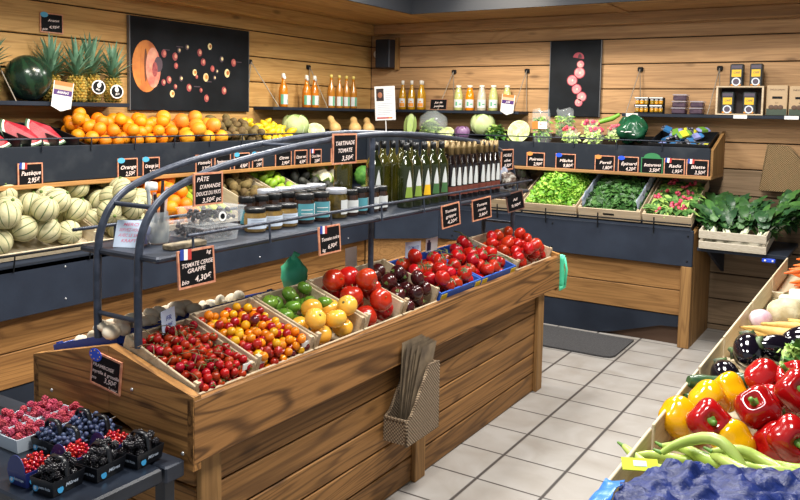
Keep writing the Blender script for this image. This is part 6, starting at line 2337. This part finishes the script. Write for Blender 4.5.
def punnet(label, M, w, d, h, mat, handle=None, flap=False, logo=True):
    t = thing('berry_punnet', label, 'punnet', M)
    m = MB()
    e = .006
    lo = [(-w/2+e, -d/2+e), (w/2-e, -d/2+e), (w/2-e, d/2-e), (-w/2+e, d/2-e)]
    up = [(-w/2, -d/2), (w/2, -d/2), (w/2, d/2), (-w/2, d/2)]
    th = .002
    vs = [(x, y, 0) for x, y in lo]+[(x, y, h) for x, y in up]+[(x*(1-2*th/w), y*(1-2*th/d), h) for x, y in up]+[(x*.96, y*.96, th) for x, y in lo]
    fs = [(3, 2, 1, 0), (12, 13, 14, 15)]
    for i in range(4):
        j = (i+1) % 4
        fs += [(i, j, 4+j, 4+i), (4+i, 4+j, 8+j, 8+i), (8+i, 8+j, 12+j, 12+i)]
    m.add(vs, fs)
    m.build('punnet_tray', mat, t)
    if handle:
        hm = MB()
        hm.tube([(-w/2+.004, 0, h*.7), (-w/2+.012, 0, h+.03), (-w*.22, 0, h+.042), (w*.22, 0, h+.042), (w/2-.012, 0, h+.03), (w/2-.004, 0, h*.7)], .004, 6, 0, False, SC(1, 2.2, 1))
        hm.build('handle', mat, t)
    if flap:
        MB().prism([(w*.46*cos(pi*i/14), .045*sin(pi*i/14)) for i in range(15)], .002, 0, T(0, -d/2+.002, h-.002) @ RX(90)).build('round_flap', mat, t)
    if logo:
        m = MB()
        m.lathe([(h*.22, 0), (h*.22, .0012)], 14, 0, T(-w*.28, -d/2+.0035, h*.36) @ RX(90-7), False)
        m.lathe([(h*.11, .0012), (h*.11, .002)], 10, 1, T(-w*.28, -d/2+.0035, h*.36) @ RX(90-7), False)
        put_text(m, 'fruits rouges' if flap else 'petits fruits', h*.26, w*.12, h*.5, -d/2+.0005, 1, 0, w*.5)
        m.build('print', [pbr('logo_cyan', '3fa0d8', .5), PALEB], t)
        m = MB()
        m.lathe([(h*.22, 0), (h*.22, .0012)], 14, 0, T(w/2-.0035, -d*.25, h*.36) @ RZ(90) @ RX(90-7), False)
        put_text(m, 'Mûres' if handle else 'Groseilles', h*.3, .0, 0, 0, 1, 0, d*.5)
        q = m.build('side_print', [MATS['logo_cyan'], PALEB], t)
        for v in list(q.data.vertices)[28:]:
            v.co = V((w/2-.001, v.co.x+d*.08, v.co.z+h*.5))


def berries(M, w, d, r, n, kind, seed, lab, g, top):
    heap([(kind, r)], M, w-.012, d-.012, [r]*n, seed, lab, g, lambda x, y: top, tries=6, dy=-d/2+.006)


def rasp_mesh(r, b=.30):
    m = MB().ball(r*.8, r*.8, r*.95, 10, 8)
    for i in range(5):
        n = (5, 7, 7, 6, 3)[i]
        t = .45+.5*i
        for j in range(n):
            a = 2*pi*(j+.5*(i % 2))/n
            m.ball(r*b, r*b, r*b, 6, 4, 0, None, None, (r*.78*sin(t)*cos(a), r*.78*sin(t)*sin(a), -r*.9*cos(t)))
    return m


rkk = fruit_kind('raspberry', 'raspberry', rasp_mesh(.0105), RASP)
bbk = fruit_kind('blackberry', 'blackberry', rasp_mesh(.0115), BLKB)
blk = fruit_kind('blueberry', 'blueberry', MB().ball(.0075, .0075, .0068, 10, 7), BLUEB)
crk = fruit_kind('currant', 'currant', MB().ball(.0052, .0052, .0052, 8, 6), CURR)
PZ = .601
n_ = 0
where = {(0, 0): 'front left', (1, 0): 'front right', (0, 1): 'rear left', (1, 1): 'rear right'}
for iy, y in enumerate((1.335, 1.462)):
    for ix, x in enumerate((-2.235, -2.128)):
        M = T(x, y, PZ)
        punnet('white punnet of raspberries, %s of the four' % where[ix, iy], M, .102, .122, .042, PUNW, logo=False)
        berries(M, .102, .122, .0112, 30, rkk, 60+n_, 'raspberry in the %s white punnet' % where[ix, iy], 'raspberries in the %s punnet' % where[ix, iy], .018)
        n_ += 1
for iy, y in enumerate((1.362, 1.462)):
    for ix, x in enumerate((-2.035, -1.952)):
        M = T(x, y, PZ) @ RZ(4)
        punnet('black handled punnet of blueberries, %s of the four' % where[ix, iy], M, .078, .094, .042, PUNK, True)
        berries(M, .078, .094, .0078, 46, blk, 70+n_, 'blueberry in the %s black punnet' % where[ix, iy], 'blueberries in the %s punnet' % where[ix, iy], .026)
        n_ += 1
nm3 = ['nearest', 'middle', 'farthest']
for i, y in enumerate((1.215, 1.315, 1.43)):
    M = T(-1.905+.025*i, y-.006, PZ) @ RZ(4)
    if i == 1:
        M = T(-1.875, y, PZ) @ RZ(4)
    punnet('blue card punnet of red currants, %s of the row' % nm3[i], M, .076, .092, .042, PUNB, False, True)
    berries(M, .076, .092, .0056, 86, crk, 80+i, 'red currant in the %s blue punnet' % nm3[i], 'currants in the %s punnet' % nm3[i], .032)
for i, y in enumerate((1.222, 1.335, 1.447)):
    M = T(-1.81+.024*i, y, PZ) @ RZ(6)
    punnet('black handled punnet of blackberries, %s of the row at the table edge' % nm3[i], M, .086, .104, .042, PUNK, True)
    berries(M, .086, .104, .0118, 22, bbk, 90+i, 'blackberry in the %s black punnet at the table edge' % nm3[i], 'blackberries in the %s punnet' % nm3[i], .024)
# ================================================================ light and camera
def area(name, loc, size, power, color, rot=(0, 0, 0), sy=None):
    l = bpy.data.lights.new(name, 'AREA')
    l.energy = power
    l.color = color
    l.size = size
    if sy:
        l.shape = 'RECTANGLE'
        l.size_y = sy
    o = bpy.data.objects.new(name, l)
    o.location = loc
    o.rotation_euler = rot
    COL.objects.link(o)
    return o


def spot(name, loc, aim, power, color, ang=60, blend=.6, r=.06):
    l = bpy.data.lights.new(name, 'SPOT')
    l.energy = power
    l.color = color
    l.spot_size = radians(ang)
    l.spot_blend = blend
    l.shadow_soft_size = r
    o = bpy.data.objects.new(name, l)
    o.location = loc
    o.rotation_euler = (V(aim)-V(loc)).to_track_quat('-Z', 'Y').to_euler()
    COL.objects.link(o)


WARM, NEUT = (1, .86, .66), (1, .96, .9)
for x, y in ((-2.6, 1.6), (-2.6, 3.2), (-2.6, 4.8), (-.9, 1.4), (-.9, 3.1), (-.9, 4.7)):
    area('ceiling_light', (x, y, 2.74), .5, 62, NEUT, (0, 0, 0))
spot('ceiling_spot', (-2.9, 2.7, 2.72), (-4.2, 2.6, 1.9), 75, WARM, 85)
spot('ceiling_spot', (-2.9, 4.3, 2.72), (-4.2, 4.5, 1.9), 85, WARM, 85)
spot('ceiling_spot', (-2.6, 5.0, 2.72), (-2.6, 6.2, 1.8), 80, WARM, 80)
w = bpy.data.worlds.new('world')
S.world = w
w.use_nodes = True
w.node_tree.nodes['Background'].inputs[0].default_value = (.86, .93, 1, 1)
w.node_tree.nodes['Background'].inputs[1].default_value = .42

cam = bpy.data.cameras.new('camera')
co = bpy.data.objects.new('camera', cam)
COL.objects.link(co)
yaw, pit, rol = .560838, .07771, -.018236
fw = V((-sin(yaw), cos(yaw), 0))
r = V((cos(yaw), sin(yaw), 0))
d = V((0, 0, -1))
fw, d = cos(pit)*fw+sin(pit)*d, -sin(pit)*fw+cos(pit)*d
r, d = cos(rol)*r+sin(rol)*d, -sin(rol)*r+cos(rol)*d
M = Matrix((( r.x, -d.x, -fw.x, 0), (r.y, -d.y, -fw.y, 0), (r.z, -d.z, -fw.z, 1.6), (0, 0, 0, 1)))
co.matrix_world = M
cam.sensor_fit = 'HORIZONTAL'
cam.sensor_width = 36
cam.lens = 788/800*36
cam.shift_y = -(250-173.29)/800
cam.clip_start = .05
S.camera = co
S.view_settings.view_transform = 'Standard'
S.view_settings.look = 'None'
S.view_settings.gamma = 1
S.view_settings.exposure = -.22
